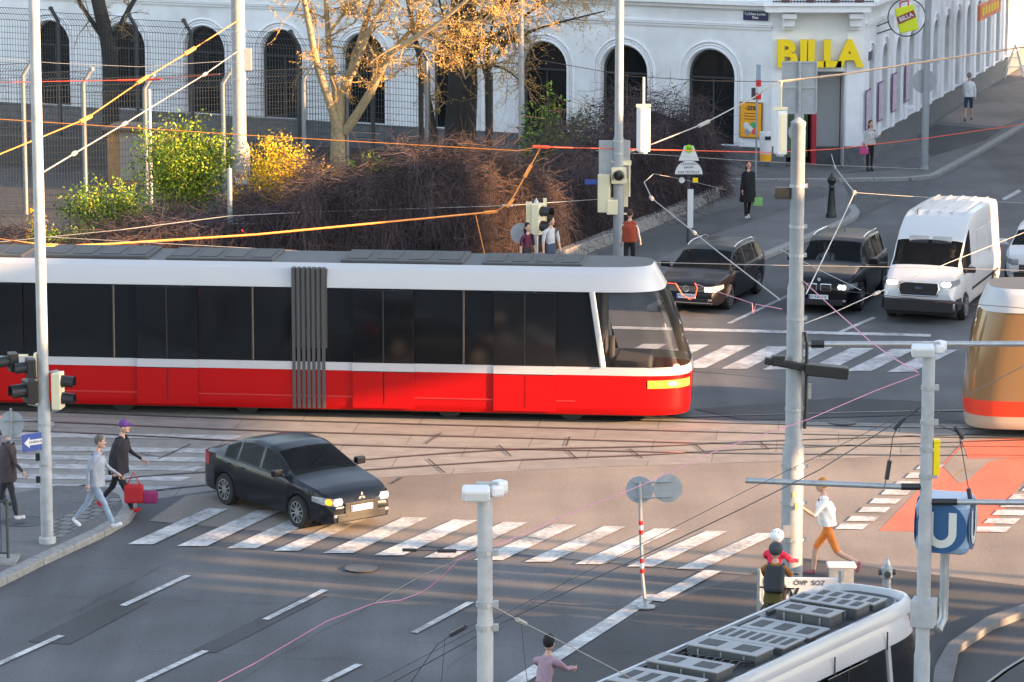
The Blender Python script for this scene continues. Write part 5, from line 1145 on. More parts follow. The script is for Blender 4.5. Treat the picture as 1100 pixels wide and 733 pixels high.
# ------------------------------------------------------------------ trams
def tram(name, label, loc, rz, L, joints, colors, gear='plain', Ht=3.42, rake=.62, noseL=1.7, hw=1.2, cab=cabglass, cablen=1.9, strip=True, side=tramglass, zl=(1.1, 1.28), doors=True):
    """local +x = front tip at x=0, body runs to x=-L"""
    t = thing(name, label, 'tram', loc, rz)
    cr, cs, croof = colors
    def ring(z, shrink=0.0, x_rear=-L, x_from=None):
        """plan outline from rear right, round the nose, to rear left"""
        tip = -rake * max(0, (z - 1.15)) / 2 - .12 * max(0, (.7 - z)) - .25 * max(0, z - 2.7)
        pts = []; N = 22; w = hw - shrink; x0 = tip - noseL
        for s in [i / 12 for i in range(13)]: pts.append(V((lerp(x_rear, x0, s), -w, z)))
        for i in range(1, N):
            a = -math.pi / 2 + math.pi * i / N; ca, sa = math.cos(a), math.sin(a)
            pts.append(V((x0 + (tip - x0) * abs(ca) ** .62, w * math.copysign(abs(sa) ** .55, sa), z)))
        for s in [i / 12 for i in range(13)]: pts.append(V((lerp(x0, x_rear, s), w, z)))
        return pts
    def strip_(nm, zs, m, sel=None, shr=lambda z: 0.0):
        mb = MB(); rings = [ring(z, shr(z)) for z in zs]; n = len(rings[0])
        for r0, r1 in zip(rings, rings[1:]):
            for k in range(n - 1):
                if sel is None or sel((r0[k] + r0[k + 1]) / 2): mb.add([r0[k], r0[k + 1], r1[k + 1], r1[k]], [(0, 1, 2, 3)])
        return mb.build(nm, m, t, smooth=35)
    z1_, z2_ = zl
    strip_('lower_panel', [.22, .3, .4, z1_], cr, shr=lambda z: .04 if z < .25 else 0)
    strip_('waist_stripe', [z1_, z2_], cs, shr=lambda z: -.004)
    strip_('window_band', [z2_, 1.7, 2.3, 2.92], side, sel=lambda p: p.x < -cablen, shr=lambda z: .006 + .03 * (z - 1.28))
    strip_('windscreen', [z2_, 1.7, 2.3, 2.92], cab, sel=lambda p: p.x >= -cablen, shr=lambda z: .006 + .03 * (z - 1.28))
    shf = lambda z: {2.92: .03, 3.15: .06, 3.32: .14, Ht: .34}.get(z, .06)
    strip_('roof_edge', [2.92, 3.15, 3.32, Ht], croof, shr=shf)
    mb = MB(); r_ = ring(Ht, .34); mb.sheet([p + V((0, 0, -.0)) for p in r_]); mb.build('roof', tgrey if gear == 'plain' else tdark, t)
    fl = MB(); fl.sheet([p for p in ring(.24, .06)]); fl.sheet([V((-L, -hw, .22)), V((-L, hw, .22)), V((-L, hw * .8, Ht)), V((-L, -hw * .8, Ht))]); fl.build('floor', black, t)
    # cab interior, pillars and side window pillars
    mb = MB(); mb.box((-1.3, 0, 1.2), (.8, 1.6, .3)); mb.build('dashboard', seatm, t, bevel=.05); mb = MB(); mb.box((-cablen - .1, 0, 1.7), (.08, 2.2, 2.4)); mb.build('cab_wall', seatm, t)
    mb = MB(); mb.box((-1.95, 0, 1.0), (.5, .5, .2)); mb.box((-2.1 + .3, 0, 1.4), (.12, .46, .7)); mb.build('driver_seat', seatm, t, bevel=.04)
    for s in (-1, 1): pil = MB(); pil.tube([V((-cablen + .0, s * (hw - .0), 1.28)), V((-cablen - .25, s * (hw - .05), 2.92))], .07, 6); pil.build('cab_pillar', croof, t, smooth=60)
    x = -cablen - 1.5; k = 0
    while x > -L + .4:
        if not any(abs(x - j) < .7 for j in joints):
            for s in (-1, 1):
                mb = MB(); mb.tube([V((x, s * (hw - .015), max(1.3, z2_))), V((x, s * (hw - .06), 2.9))], .03, 6); mb.build('window_pillar', black, t)
        x -= 1.55; k += 1
    for dx in (-3.6, -6.7, -11.5, -15.4):
        if dx < -L + 1.5 or not doors: continue
        for s in (-1, 1):
            mb = MB(); mb.box((dx, s * (hw + .012), 1.62), (1.35, .025, 2.55)); d_ = mb.build('door', tramglass, t, bevel=.01)
            mb = MB(); mb.box((dx, s * (hw + .028), .68), (1.37, .012, .8)); mb.build('door_panel', cr, d_); mb = MB(); mb.box((dx, s * (hw + .028), 1.62), (.03, .012, 2.5)); mb.build('door_gap', black, d_); mb = MB(); mb.box((dx, s * (hw + .03), 1.19), (1.37, .012, .18)); mb.build('door_stripe', cs, d_)
    for j in joints:
        mb = MB()
        for q in range(7):
            mb.box((j - .33 + .11 * q, 0, 1.8), (.07, hw * 2 + .05, 3.1)); mb.box((j - .275 + .11 * q, 0, 1.8), (.05, hw * 2 - .03, 3.05))
        mb.build('bellows', bellow, t)
    for s in ((-1, 1) if doors else ()):
        hl_ = MB(); pts = []
        for z in (.82, .9, 1.0):
            rg = ring(z, -.012); sel = [p for p in rg if p.x > -1.15 and p.y * s > .42]; pts.append(sel if s < 0 else list(reversed(sel)))
        hl_.grid(pts); h_ = hl_.build('headlight', lampc if name != 'red_tram' else mat('tram_headlight_lens', (.8, .24, .04), .25, emit=(1, .3, .03), estr=.25), t)
        mb = MB(); rg = ring(.92, -.02); c = min(rg, key=lambda p: abs(p.x + .45) + (0 if p.y * s > 0 else 9)); mb.ball(c, (.1, .06, .05), 10, 6); mb.build('beam', mat('tram_lamp', (1, .8, .4), .2, emit=(1, .62, .18), estr=3.0) if 'tram_lamp' not in MATS else MATS['tram_lamp'], h_)
    sk = MB()
    for dx in [-2.6, -5.3, -9.8, -12.6, -17, -20]:
        if dx > -L + 1:
            for s in (-1, 1): sk.lathe([(.3, -.06), (.3, .06), (.001, .06)], (dx, s * .74, .3), 14, axis='Y')
    sk.box((-L / 2, 0, .2), (L * .96, 1.7, .12)); sk.build('running_gear', black, t)
    if strip:
        mb = MB(); mb.box((-L / 2 - 1, -hw - .008, .52), (L - 3, .012, .03)); mb.build('skirt_line', mat('skirt_line', (.42, .02, .02), .4) if 'skirt_line' not in MATS else MATS['skirt_line'], t)
    return t
ax = (G(700, 458) - G(0, 443)).normalized(); rz1 = math.atan2(ax.y, ax.x); nrm = V((-ax.y, ax.x, 0))
tip = G(700, 458) + ax * (G(741, 459) - G(700, 458)).length + nrm * 1.2
t1 = tram('red_tram', 'long red and black city tram with a white waist stripe crossing the junction', tip, rz1, 26.0, [-8.35, -18.0], (tred, twhite, twhite))
mb = MB(); x = -3.0
for (a, b2, w, hh, c) in ((-2.4, -4.6, 1.5, .06, tdark), (-5.0, -7.7, 1.6, .08, tdark), (-9.2, -11.6, 1.6, .07, tdark), (-12.0, -14.4, 1.6, .09, tdark), (-14.8, -17.0, 1.6, .07, tdark), (-19, -22, 1.6, .08, tdark)):
    m_ = MB(); m_.box(((a + b2) / 2, 0, 3.4 + hh / 2), (a - b2, w, hh)); r_ = m_.build('roof_unit', c, t1, bevel=.03); m_ = MB()
    for q in range(4): m_.box((lerp(a, b2, (q + .5) / 4), 0, 3.4 + hh + .006), ((a - b2) * .17, w * .7, .01))
    m_.build('vent', black, r_)
t2d = -ax
tip2 = G(1034, 471) + nrm * 1.2; tanop = mat('tan_reflection_glass', (.2, .125, .06), .1, spec=.45)  # golden sun reflection put into the opaque glass colour
t2 = tram('sun_grey_tram', 'grey tram toned golden by sunlight, with a red band, entering at the right edge', tip2, math.atan2(t2d.y, t2d.x), 15.0, [-8.0], (twarm, mat('band_orange_red', (.6, .035, .01), .35, coat=.3), troof), strip=False, cab=tanop, side=tanop, zl=(.52, .88), doors=False, rake=.3, noseL=1.1)
m_ = MB(); m_.box((-6, 0, 3.52), (6, 1.6, .22)); m_.build('roof_unit', tgrey, t2, bevel=.03)
m_ = MB(); m_.box((-8.5, 0, .6), (.1, .1, .1))
# near tram seen from above
d3 = V((math.sin(R(33.5)), math.cos(R(33.5)), 0)); n3 = V((-d3.y, d3.x, 0))
K3 = .84; c3 = G(986, 676, 3.0 * K3); c3.z = 0
tip3 = c3 + n3 * 1.2 * K3 * .82 + d3 * .95
t3 = tram('white_roofed_tram', 'white-shouldered tram seen from above at the lower right with grey roof equipment', tip3, math.atan2(d3.y, d3.x), 16.0, [-9.5], (tred, twhite, twhite), gear='boxes', strip=False, cab=tramglass)
def rbox(x0, x1, w, z0, hh, m, vents, parent=t3, y=0.0, vm=tdark, cols=1):
    mb = MB(); mb.box(((x0 + x1) / 2, y, z0 + hh / 2), (abs(x1 - x0), w, hh)); o = mb.build('roof_unit', tgrey, parent, bevel=.02)
    mb = MB(); mb.box(((x0 + x1) / 2, y, z0 + hh + .012), (abs(x1 - x0) + .04, w + .04, .024)); mb.build('lid', m, o, bevel=.006)
    mb = MB()
    for q in range(vents):
        for c in range(cols): mb.box((lerp(x0, x1, (c + .5) / cols), y + w * (-.5 + (q + .5) / vents), z0 + hh + .027), (abs(x1 - x0) / cols * .6, w / vents * .55, .006))
    mb.build('vent', vm, o)
    for q in range(3): mb = MB(); mb.box((min(x0, x1) - .012, y + w * (-.33 + .33 * q), z0 + hh * .45), (.02, .03, hh * .85)); mb.build('strap', galv, o)
Z3 = 3.40
cw_ = MB()
def cring(z, sh):
    w = 1.2 - sh; o = []
    for s in [i / 12 for i in range(13)]: o.append(V((lerp(-9.0, -1.9, s), -w, z)))
    for i in range(1, 22):
        a = -math.pi / 2 + math.pi * i / 22; o.append(V((-1.9 + (1.35 - sh) * abs(math.cos(a)) ** .62, w * math.copysign(abs(math.sin(a)) ** .55, math.sin(a)), z)))
    return o + [V((p.x, -p.y, p.z)) for p in reversed(o[:13])]
cw_.grid([cring(3.28, .1), cring(3.42, .12), cring(3.5, .18), cring(3.5, .24), cring(3.36, .28)]); cw_.build('roof_cowl', twhite, t3, smooth=50)
rbox(-1.5, -1.95, 1.4, Z3, .12, tgear, 5); rbox(-2.15, -2.6, 1.5, Z3, .2, tgear, 5); rbox(-2.85, -3.3, 1.2, Z3, .2, tgear, 2); rbox(-3.55, -4.2, 1.5, Z3, .08, tgear, 3); rbox(-4.4, -5.1, 1.56, Z3, .12, tgear, 7); rbox(-5.35, -5.9, 1.5, Z3, .18, tgear, 2); rbox(-6.6, -7.1, 1.5, Z3, .2, tgear, 2); rbox(-7.4, -8.2, 1.5, Z3, .16, tgear, 4)
for s in (-1, 1):
    for k in range(6):
        mb = MB(); mb.box((-2.7 - 1.1 * k, s * .92, Z3 + .05), (.8, .1, .07)); mb.build('walkway_plate', tgrey, t3, bevel=.01)
    mb = MB(); mb.tube([V((-1.6, s * 1.0, Z3 + .0)), V((-9.4, s * 1.0, Z3 + .0))], .03, 6); mb.build('edge_rail', twhite, t3)
mb = MB(); rnd = random.Random(4)
for k in range(8): mb.tube([V((-5.9 - .03 * k, -.7 + .18 * k, Z3 + .08)), V((-6.2, -.6 + .17 * k, Z3 + .14)), V((-6.6, -.7 + .18 * k, Z3 + .1))], .022, 5)
mb.build('cable_loom', black, t3)
for k, x in enumerate((-2.2, -4.0, -6.0, -8.0)):
    mb = MB(); mb.box((x, -1.185, 3.04), (.012, .03, .3)); mb.build('panel_joint', tdark, t3)
bpy.data.objects['sedan_car'].scale = (.95, .95, .95); t2.scale = (1, 1, .93); t3.scale = (K3, K3 * .82, K3)
# ------------------------------------------------------------------ people: one skinned continuous body each, clothing and hair as children
def person(label, loc, rz, h=1.74, c=None, legs=((10, 5), (-12, 8)), arms=((-8, 8, 15), (8, 8, 15)), lean=3, hair='short', turn=0, coat=None, hips=0.0, seat=None, group=None, nod=0, sleeve='long', shin='trouser', parent_cat='person', female=False):
    c = dict(dict(top=(.3, .3, .3), leg=(.05, .05, .07), shoe=(.05, .05, .05), hair=(.03, .02, .015)), **(c or {}))
    t = thing('person', label, parent_cat, loc, rz, group); k = h / 1.75
    vs = []; es = []; rad = []; bone = []
    def vert(p, r): vs.append(V(p) * k); rad.append((r[0] * k, r[1] * k) if isinstance(r, tuple) else (r * k, r * k)); return len(vs) - 1
    def edge(a, b, nm): es.append((a, b)); bone.append((a, b, nm))
    def dirf(a, ab=0.0): return V((math.sin(R(a)) * math.cos(R(ab)), math.sin(R(ab)), -math.cos(R(a)) * math.cos(R(ab))))
    sp = V((math.sin(R(lean)), 0, math.cos(R(lean)))); sw = .165 if female else .185
    pel = V((0, 0, .93)); p0 = vert(pel, (.125, .105)); p1 = vert(pel + sp * .16, (.115 if female else .125, .095)); p2 = vert(pel + sp * .36, (.14, .105)); p3 = vert(pel + sp * .5, (.075, .07)); p4 = vert(pel + sp * .58, (.052, .052))
    nod_v = V((math.sin(R(lean + nod)), 0, math.cos(R(lean + nod)))); p5 = vert(pel + sp * .58 + nod_v * .08, (.055, .055))
    edge(p0, p1, 'leg'); edge(p1, p2, 'top'); edge(p2, p3, 'top'); edge(p3, p4, 'skin'); edge(p4, p5, 'skin'); hands = []
    for s, (a, kn) in zip((-1, 1), legs):
        hp = vert(pel + V((0, s * .09, -.06)), .088); d1 = dirf(a); kp = vs[hp] / k + d1 * .4; kk = vert(kp, .06); d2 = dirf(a - kn); ap = kp + d2 * .4; an = vert(ap, .043)
        fa = a - kn; fd = V((math.cos(R(fa)) , 0, math.sin(R(fa)))); he = vert(ap + d2 * .055 - fd * .02, .042); to = vert(ap + d2 * .06 + fd * .17, (.04, .03))
        edge(p0, hp, 'leg'); edge(hp, kk, 'leg'); edge(kk, an, 'shin'); edge(an, he, 'shoe'); edge(he, to, 'shoe')
    for s, (a, ab, el) in zip((-1, 1), arms):
        sh = vert(pel + sp * .475 + V((0, s * sw, 0)), .06); d1 = dirf(a, s * ab); ep = vs[sh] / k + d1 * .28; e_ = vert(ep, .043); d2 = dirf(a + el, s * ab * .4); wp = ep + d2 * .25; w_ = vert(wp, .029); pm_ = vert(wp + d2 * .075, (.034, .018))
        edge(p3, sh, 'top'); edge(sh, e_, 'sleeve1'); edge(e_, w_, 'sleeve2'); edge(w_, pm_, 'skin'); hands.append((wp, d2, s, a + el))
    low = min(v.z for v in vs) - .035 * k if seat is None else (pel.z * k - seat)
    me = bpy.data.meshes.new('body'); me.from_pydata([tuple(v) for v in vs], es, []); tmp = bpy.data.objects.new('tmp', me); COL.objects.link(tmp)
    sk = tmp.modifiers.new('skin', 'SKIN'); sk.use_smooth_shade = True
    for i, d in enumerate(me.skin_vertices[0].data): d.radius = rad[i]; d.use_root = (i == 0)
    sb = tmp.modifiers.new('sub', 'SUBSURF'); sb.levels = 2; sb.render_levels = 2
    dg = bpy.context.evaluated_depsgraph_get(); bm_ = bpy.data.meshes.new_from_object(tmp.evaluated_get(dg)); bpy.data.objects.remove(tmp)
    mb = MB(); names = ['skin', 'top', 'leg', 'shoe']
    mats = [skin, cloth('%.2f_%.2f_%.2f' % tuple(c['top']), c['top']), cloth('%.2f_%.2f_%.2f' % tuple(c['leg']), c['leg']), cloth('%.2f_%.2f_%.2f' % tuple(c['shoe']), c['shoe'])]
    sleev = c.get('sleevecol'); 
    mp = {'skin': 0, 'top': 1, 'sleeve1': 0 if sleeve == 'none' else 1, 'sleeve2': 1 if sleeve == 'long' else 0, 'leg': 2, 'shin': 2 if shin == 'trouser' else 0, 'shoe': 3}
    if sleev: mats.append(cloth('%.2f_%.2f_%.2f' % tuple(sleev), sleev)); mp['sleeve1'] = 4; mp['sleeve2'] = 4
    mb.v = [tuple(v.co) for v in bm_.vertices]
    for p in bm_.polygons:
        q = V(p.center); best = None
        for (a, b, nm) in bone:
            A_, B_ = vs[a], vs[b]; u = max(0, min(1, (q - A_).dot(B_ - A_) / max(1e-9, (B_ - A_).length_squared))); d = (q - lerp(A_, B_, u)).length / max(.02, lerp(rad[a][0], rad[b][0], u))
            if best is None or d < best[0]: best = (d, nm)
        mb.f.append(tuple(p.vertices)); mb.m.append(mp[best[1]])
    skinv = set(i for f, m_ in zip(mb.f, mb.m) if m_ in (0, 3) for i in f)
    for i, v in enumerate(bm_.vertices):
        if i not in skinv: q = V(v.co); sd_ = len(label) * 1.7; d_ = mnoise.noise(V((q.x * 11 + sd_, q.y * 11, q.z * 7))) * .014 + mnoise.noise(V((q.x * 26, q.y * 26 + sd_, q.z * 15))) * .007; mb.v[i] = tuple(q + V(v.normal) * d_)
    bpy.data.meshes.remove(bm_)
    mb.mi = 0                                                    # head with nose, five separate fingers on each hand
    hc = (pel + sp * .58 + nod_v * .175) * k; T_ = Matrix.Rotation(R(turn), 3, 'Z'); mb.ball(hc, (.095 * k, .077 * k, .122 * k), 14, 10)
    mb.ball(hc + T_ @ V((.088, 0, -.02)) * k, (.022 * k, .014 * k, .026 * k), 8, 6); mb.ball(hc + T_ @ V((.045, 0, -.085)) * k, (.045 * k, .04 * k, .035 * k), 8, 6)
    for s in (-1, 1): mb.ball(hc + T_ @ V((-.005, s * .077, -.01)) * k, (.022 * k, .01 * k, .032 * k), 8, 6)
    for wp, d, s, ang in hands:
        n_ = V((0, 1, 0)); fw = d.cross(n_).normalized() if d.cross(n_).length > .1 else V((1, 0, 0)); base = wp + d * .085
        for i, (o, L) in enumerate(((-.027, .062), (-.009, .075), (.009, .07), (.026, .055))):
            q = base + fw * o; mb.tube([q * k, (q + d * L * .5) * k, (q + d * L * .9 - n_ * s * L * .35) * k], [.0095 * k, .009 * k, .006 * k], 6)
        q = wp + d * .03 - fw * .025; mb.tube([q * k, (q - fw * .03 + d * .03) * k, (q - fw * .035 + d * .06 - n_ * s * .012) * k], [.011 * k, .01 * k, .007 * k], 6)
    off = V((0, 0, -low)); mb.v = [tuple(V(v) + off) for v in mb.v]; hc = hc + off
    bo = mb.build('body', mats, t, smooth=180, fixn=False)
    ey = MB()
    for s in (-1, 1): ey.ball(hc + T_ @ V((.083, s * .032, .015)) * k, (.012 * k, .015 * k, .009 * k), 8, 6)
    ey.build('eye', ink, t); mm = MB(); mm.ball(hc + T_ @ V((.087, 0, -.058)) * k, (.012 * k, .026 * k, .007 * k), 8, 6); mm.build('mouth', mat('lips', (.35, .1, .09), .6) if 'lips' not in MATS else MATS['lips'], t)
    hm = cloth('hair%.2f_%.2f_%.2f' % tuple(c['hair']), c['hair']); hb = MB()
    if hair in ('short', 'long', 'bob'):
        hb.ball(hc + T_ @ V((-.018, 0, .03)) * k, (.1 * k, .088 * k, .112 * k), 14, 9)
        if hair != 'short': hb.ball(hc + T_ @ V((-.05, 0, -.1)) * k, (.075 * k, .1 * k, (.2 if hair == 'long' else .13) * k), 12, 8)
        hb.build('hair', hm, t, smooth=180)
    elif hair == 'cap': hb.ball(hc + V((-.01, 0, .045)) * k, (.105 * k, .092 * k, .095 * k), 14, 8); hb.box(hc + T_ @ V((.12, 0, .045)) * k, (.1 * k, .12 * k, .015 * k)); hb.build('cap', hm, t, smooth=60)
    elif hair == 'helmet':
        hb.ball(hc + V((-.01, 0, .045)) * k, (.14 * k, .115 * k, .115 * k), 16, 10); h_ = hb.build('helmet', hm, t, smooth=180); vb = MB()
        for q in range(-1, 2):
            for r_ in range(3): vb.ball(hc + V((-.08 + .08 * r_, .055 * q, .045 + .1 * math.sqrt(max(0, 1 - (q * .42) ** 2 - ((r_ - 1) * .5) ** 2)))) * k, (.026 * k, .011 * k, .012 * k), 6, 5)
        vb.build('helmet_vent', ink, h_)
    if coat:
        (z0, z1, w0, w1, col) = coat; cb = MB(); rows = []
        for i in range(17):
            u = i / 16; z = lerp(z0, z1, u) * k; cen = (V((0, 0, .93)) + sp * (z / k - .93)) * k if z / k > .93 else V((0, 0, z)); rr = lerp(w0, w1, min(1, u * 1.3)) * k * (1 if u < .82 else 1 - (u - .82) * 1.6)
            rows.append([cen + off * 1 + V((rr * .78 * math.cos(a), rr * math.sin(a) * 1.05, .0)) * (1 + .05 * math.sin(5 * a + i * .35) + .09 * mnoise.noise(V((math.cos(a) * 2.2 + len(label), math.sin(a) * 2.2, u * 5))) + .04 * mnoise.noise(V((math.cos(a) * 6, math.sin(a) * 6 + len(label), u * 12)))) for a in [2 * math.pi * q / 32 for q in range(32)]])
        for r_ in rows:
            for v in r_: v.z -= 0
        cb.grid(rows, closed=True); cb.build('coat', cloth('%.2f_%.2f_%.2f' % tuple(col), col), t, smooth=180, fixn=True)
    t['_h'] = h; del t['_h']
    return t, hc, off
def facing(dx, dy): return math.atan2(dy, dx)
AWAY, TOW, LEFT, RIGHT = R(90), R(-90), R(180), R(0)
pt_, hc_, of_ = person('woman in a light patterned top and black trousers by the shop wall', G(934, 184, .12), R(-70), 1.68, dict(top=(.42, .4, .4), leg=(.01, .01, .012), shoe=(.02, .02, .02), hair=(.1, .05, .03)), legs=((2, 0), (-3, 0)), arms=((5, 10, 30), (30, 5, 90)), hair='bob', female=True, coat=(.95, 1.42, .2, .19, (.5, .48, .47)))
bg = thing('handbag', 'pink handbag carried by the woman at the shop wall', 'bag', G(928, 184, .12) + V((-.02, -.12, .62))); MB().box((0, 0, .1), (.3, .14, .24)).build('bag', mat('pink_leather', (.55, .06, .22), .5), bg, bevel=.03); MB().tube([(-.1, 0, .22), (-.06, 0, .4), (.06, 0, .4), (.1, 0, .22)], .012, 5).build('strap', MATS['pink_leather'], bg)
person('man in a white shirt and dark blue shorts walking up the shop pavement', G(1040, 131, .12), math.atan2(.958, .287), 1.82, dict(top=(.72, .73, .75), leg=(.04, .055, .09), shoe=(.1, .1, .1), hair=(.25, .22, .2)), legs=((14, 4), (-12, 12)), arms=((-18, 12, 20), (16, 12, 20)), shin='bare', coat=(.9, 1.45, .2, .2, (.72, .73, .75)))
person('woman in a long black coat walking towards the viewer on the hedge side pavement', G(803, 236, .12), R(-80), 1.74, dict(top=(.012, .012, .014), leg=(.012, .012, .014), shoe=(.6, .6, .6), hair=(.12, .02, .02)), legs=((12, 0), (-14, 10)), arms=((10, 8, 12), (-10, 8, 12)), hair='bob', female=True, coat=(.52, 1.46, .25, .2, (.012, .012, .014)))
bg = thing('green_bag', 'small green bag beside the woman in the black coat', 'bag', G(803, 236, .12) + V((.3, -.05, .42))); MB().box((0, 0, .14), (.3, .1, .26)).build('bag', mat('bag_green', (.2, .42, .12), .6), bg, bevel=.02); MB().tube([(-.08, 0, .27), (0, 0, .4), (.08, 0, .27)], .012, 5).build('strap', MATS['bag_green'], bg)
person('man in a light grey T-shirt standing at the pedestrian signal behind the tram', G(591, 306, .12), R(-60), 1.8, dict(top=(.5, .5, .52), leg=(.05, .07, .12), hair=(.02, .015, .012)), legs=((3, 0), (-3, 0)), arms=((0, 10, 12), (5, 8, 12)), sleeve='short', turn=50)
person('woman with long dark hair in a maroon top left of the pedestrian signal', G(566, 306, .12), R(-60), 1.62, dict(top=(.1, .02, .05), leg=(.03, .03, .04), hair=(.015, .01, .01)), legs=((3, 0), (-3, 0)), hair='long', female=True, sleeve='short')
person('person in a rust red vest with pale sleeves just right of the tall steel pole', G(676, 297, .12), R(70), 1.76, dict(top=(.3, .05, .02), sleevecol=(.6, .58, .55), leg=(.015, .015, .018), hair=(.05, .03, .02)), legs=((10, 2), (-10, 8)), arms=((12, 8, 18), (-10, 8, 15)), coat=(.92, 1.42, .21, .2, (.3, .05, .02)))
GL = 'pedestrians at the left corner'
person('person in a brownish black coat at the left frame edge on the corner', G(9, 560, .12), R(15), 1.76, dict(top=(.05, .04, .045), leg=(.03, .03, .035), hair=(.04, .03, .025), shoe=(.6, .6, .6)), legs=((12, 4), (-14, 12)), arms=((15, 8, 25), (-14, 8, 20)), coat=(.75, 1.45, .23, .21, (.06, .045, .05)), lean=4)
person('person in a salmon cap right at the left frame edge behind the dark coat', G(-3, 545, .12), R(0), 1.72, dict(top=(.12, .12, .16), leg=(.05, .06, .09), hair=(.75, .22, .15)), legs=((14, 4), (-14, 12)), hair='cap', coat=(.85, 1.42, .22, .2, (.12, .12, .16)))
person('person in a blue-grey jacket and pale jeans striding by the steel pole', G(103, 569, .12), R(-8), 1.76, dict(top=(.28, .31, .37), leg=(.26, .33, .43), shoe=(.7, .7, .7), hair=(.12, .1, .09)), legs=((30, 8), (-24, 14)), arms=((-25, 8, 25), (26, 8, 30)), lean=7, coat=(.85, 1.43, .22, .2, (.3, .33, .39)), nod=10)
person('person in black with a purple cap walking beside the pale jeans walker', G(128, 551, .03), R(-12), 1.78, dict(top=(.02, .018, .025), leg=(.02, .02, .03), shoe=(.5, .02, .03), hair=(.14, .05, .22)), legs=((24, 6), (-22, 18)), arms=((-20, 8, 25), (22, 8, 35)), hair='cap', lean=9, coat=(.78, 1.45, .24, .21, (.02, .018, .025)), nod=8)
bg = thing('red_bag', 'bright red bag with a magenta side carried low by the walker in black', 'bag', G(131, 552, .03) + V((.25, -.1, .22))); MB().box((0, 0, .2), (.36, .2, .36)).build('bag', mat('bag_red', (.42, .008, .015), .6), bg, bevel=.04); MB().box((.3, .05, .12), (.3, .16, .24)).build('pocket', mat('bag_magenta', (.25, .015, .1), .7), bg, bevel=.04); MB().tube([(-.12, 0, .38), (0, 0, .62), (.12, 0, .38)], .014, 5).build('strap', MATS['bag_red'], bg)
person('runner in a white top and orange shorts with bare legs crossing the sunlit road', G(889, 619), R(172), 1.78, dict(top=(.75, .74, .72), leg=(.75, .22, .04), shoe=(.35, .12, .15), hair=(.5, .2, .05)), legs=((34, 30), (-24, 40)), arms=((-40, 12, 85), (35, 12, 90)), sleeve='short', shin='bare', lean=10, coat=(.98, 1.42, .2, .2, (.75, .74, .72)))
# ---- bicycles
def bicycle(label, loc, rz, col):
    t = thing('bicycle', label, 'bicycle', loc, rz); r = .34
    for x in (-.52, .52):
        mb = MB(); mb.tube([V((x + r * math.cos(a), 0, r + r * math.sin(a))) for a in [2 * math.pi * q / 28 for q in range(29)]], .02, 6, cap=False); w = mb.build('wheel', rubber, t, fixn=False); mb = MB()
        for q in range(12): a = 2 * math.pi * q / 12; mb.tube([V((x, 0, r)), V((x + r * math.cos(a), 0, r + r * math.sin(a)))], .003, 3, cap=False)
        mb.build('spokes', galv, w, fixn=False)
    mb = MB()
    for a, b in (((-.52, 0, .34), (-.12, 0, .3)), ((-.12, 0, .3), (-.22, 0, .84)), ((-.22, 0, .78), (.34, 0, .86)), ((-.12, 0, .3), (.36, 0, .76)), ((-.52, 0, .34), (-.21, 0, .74)), ((.52, 0, .34), (.33, 0, .98))): mb.tube([a, b], .02, 6)
    mb.build('frame', col, t); mb = MB(); mb.tube([(.3, -.28, 1.02), (.36, -.1, 1.0), (.36, .1, 1.0), (.3, .28, 1.02)], .016, 6); mb.build('handlebar', black, t); mb = MB(); mb.box((-.24, 0, .88), (.26, .14, .06)); mb.build('saddle', black, t, bevel=.02)
    mb = MB(); mb.lathe([(.09, -.01), (.09, .01)], (-.12, 0, .3), 14, axis='Y'); mb.tube([(-.12, .06, .3), (0, .09, .2)], .012, 5); mb.tube([(-.12, -.06, .3), (-.24, -.09, .4)], .012, 5); mb.build('crank', galv, t); return t
RIDE = dict(legs=((75, 85), (50, 75)), arms=((58, 3, 22), (58, 3, 22)), lean=24, nod=-14, seat=.98)
rb_ = R(66)
bicycle('bicycle under the rider in the white helmet beside the big pole', G(833, 684), rb_, mat('bike_grey', (.3, .3, .32), .4))
person('cyclist in a white helmet and bright red jacket beside the big pole', G(833, 684) + V((-.1, -.2, 0)), rb_, 1.72, dict(top=(.72, .02, .06), leg=(.02, .02, .025), hair=(.8, .82, .82), shoe=(.05, .05, .05)), hair='helmet', **RIDE)
bicycle('bicycle under the rider with the brown jacket nearest the info board', G(831, 702), R(78), mat('bike_black', (.03, .03, .03), .4))
person('cyclist in a dark helmet and brown-orange jacket with a black backpack', G(831, 702) + V((-.04, -.22, 0)), R(78), 1.78, dict(top=(.3, .11, .015), leg=(.09, .07, .02), hair=(.05, .055, .065), shoe=(.05, .05, .05)), hair='helmet', **RIDE)
bp_ = thing('backpack', 'black backpack on the back of the cyclist in the brown jacket', 'backpack', G(831, 702) + V((-.02, -.2, 1.15)), R(78)); MB().box((-.02, 0, .14), (.18, .32, .44), rot=Matrix.Rotation(R(24), 3, 'Y')).build('bag', mat('pack_black', (.02, .022, .028), .7), bp_, bevel=.05); mb = MB(); [mb.tube([(.05, s * .1, .34), (.2, s * .12, .36), (.2, s * .12, .1)], .02, 5) for s in (-1, 1)]; mb.build('strap', MATS['pack_black'], bp_)
rb_ = facing(.42, .9)
bicycle('bicycle ridden along the white edge line at the lower middle', G(586, 812), rb_, mat('bike_white', (.5, .5, .52), .4))
person('cyclist with black hair in a pink-grey shirt riding along the white edge line', G(586, 812) + V((-.06, -.14, 0)), rb_, 1.74, dict(top=(.36, .24, .29), leg=(.18, .08, .05), hair=(.015, .014, .016), shoe=(.5, .5, .5)), **RIDE)
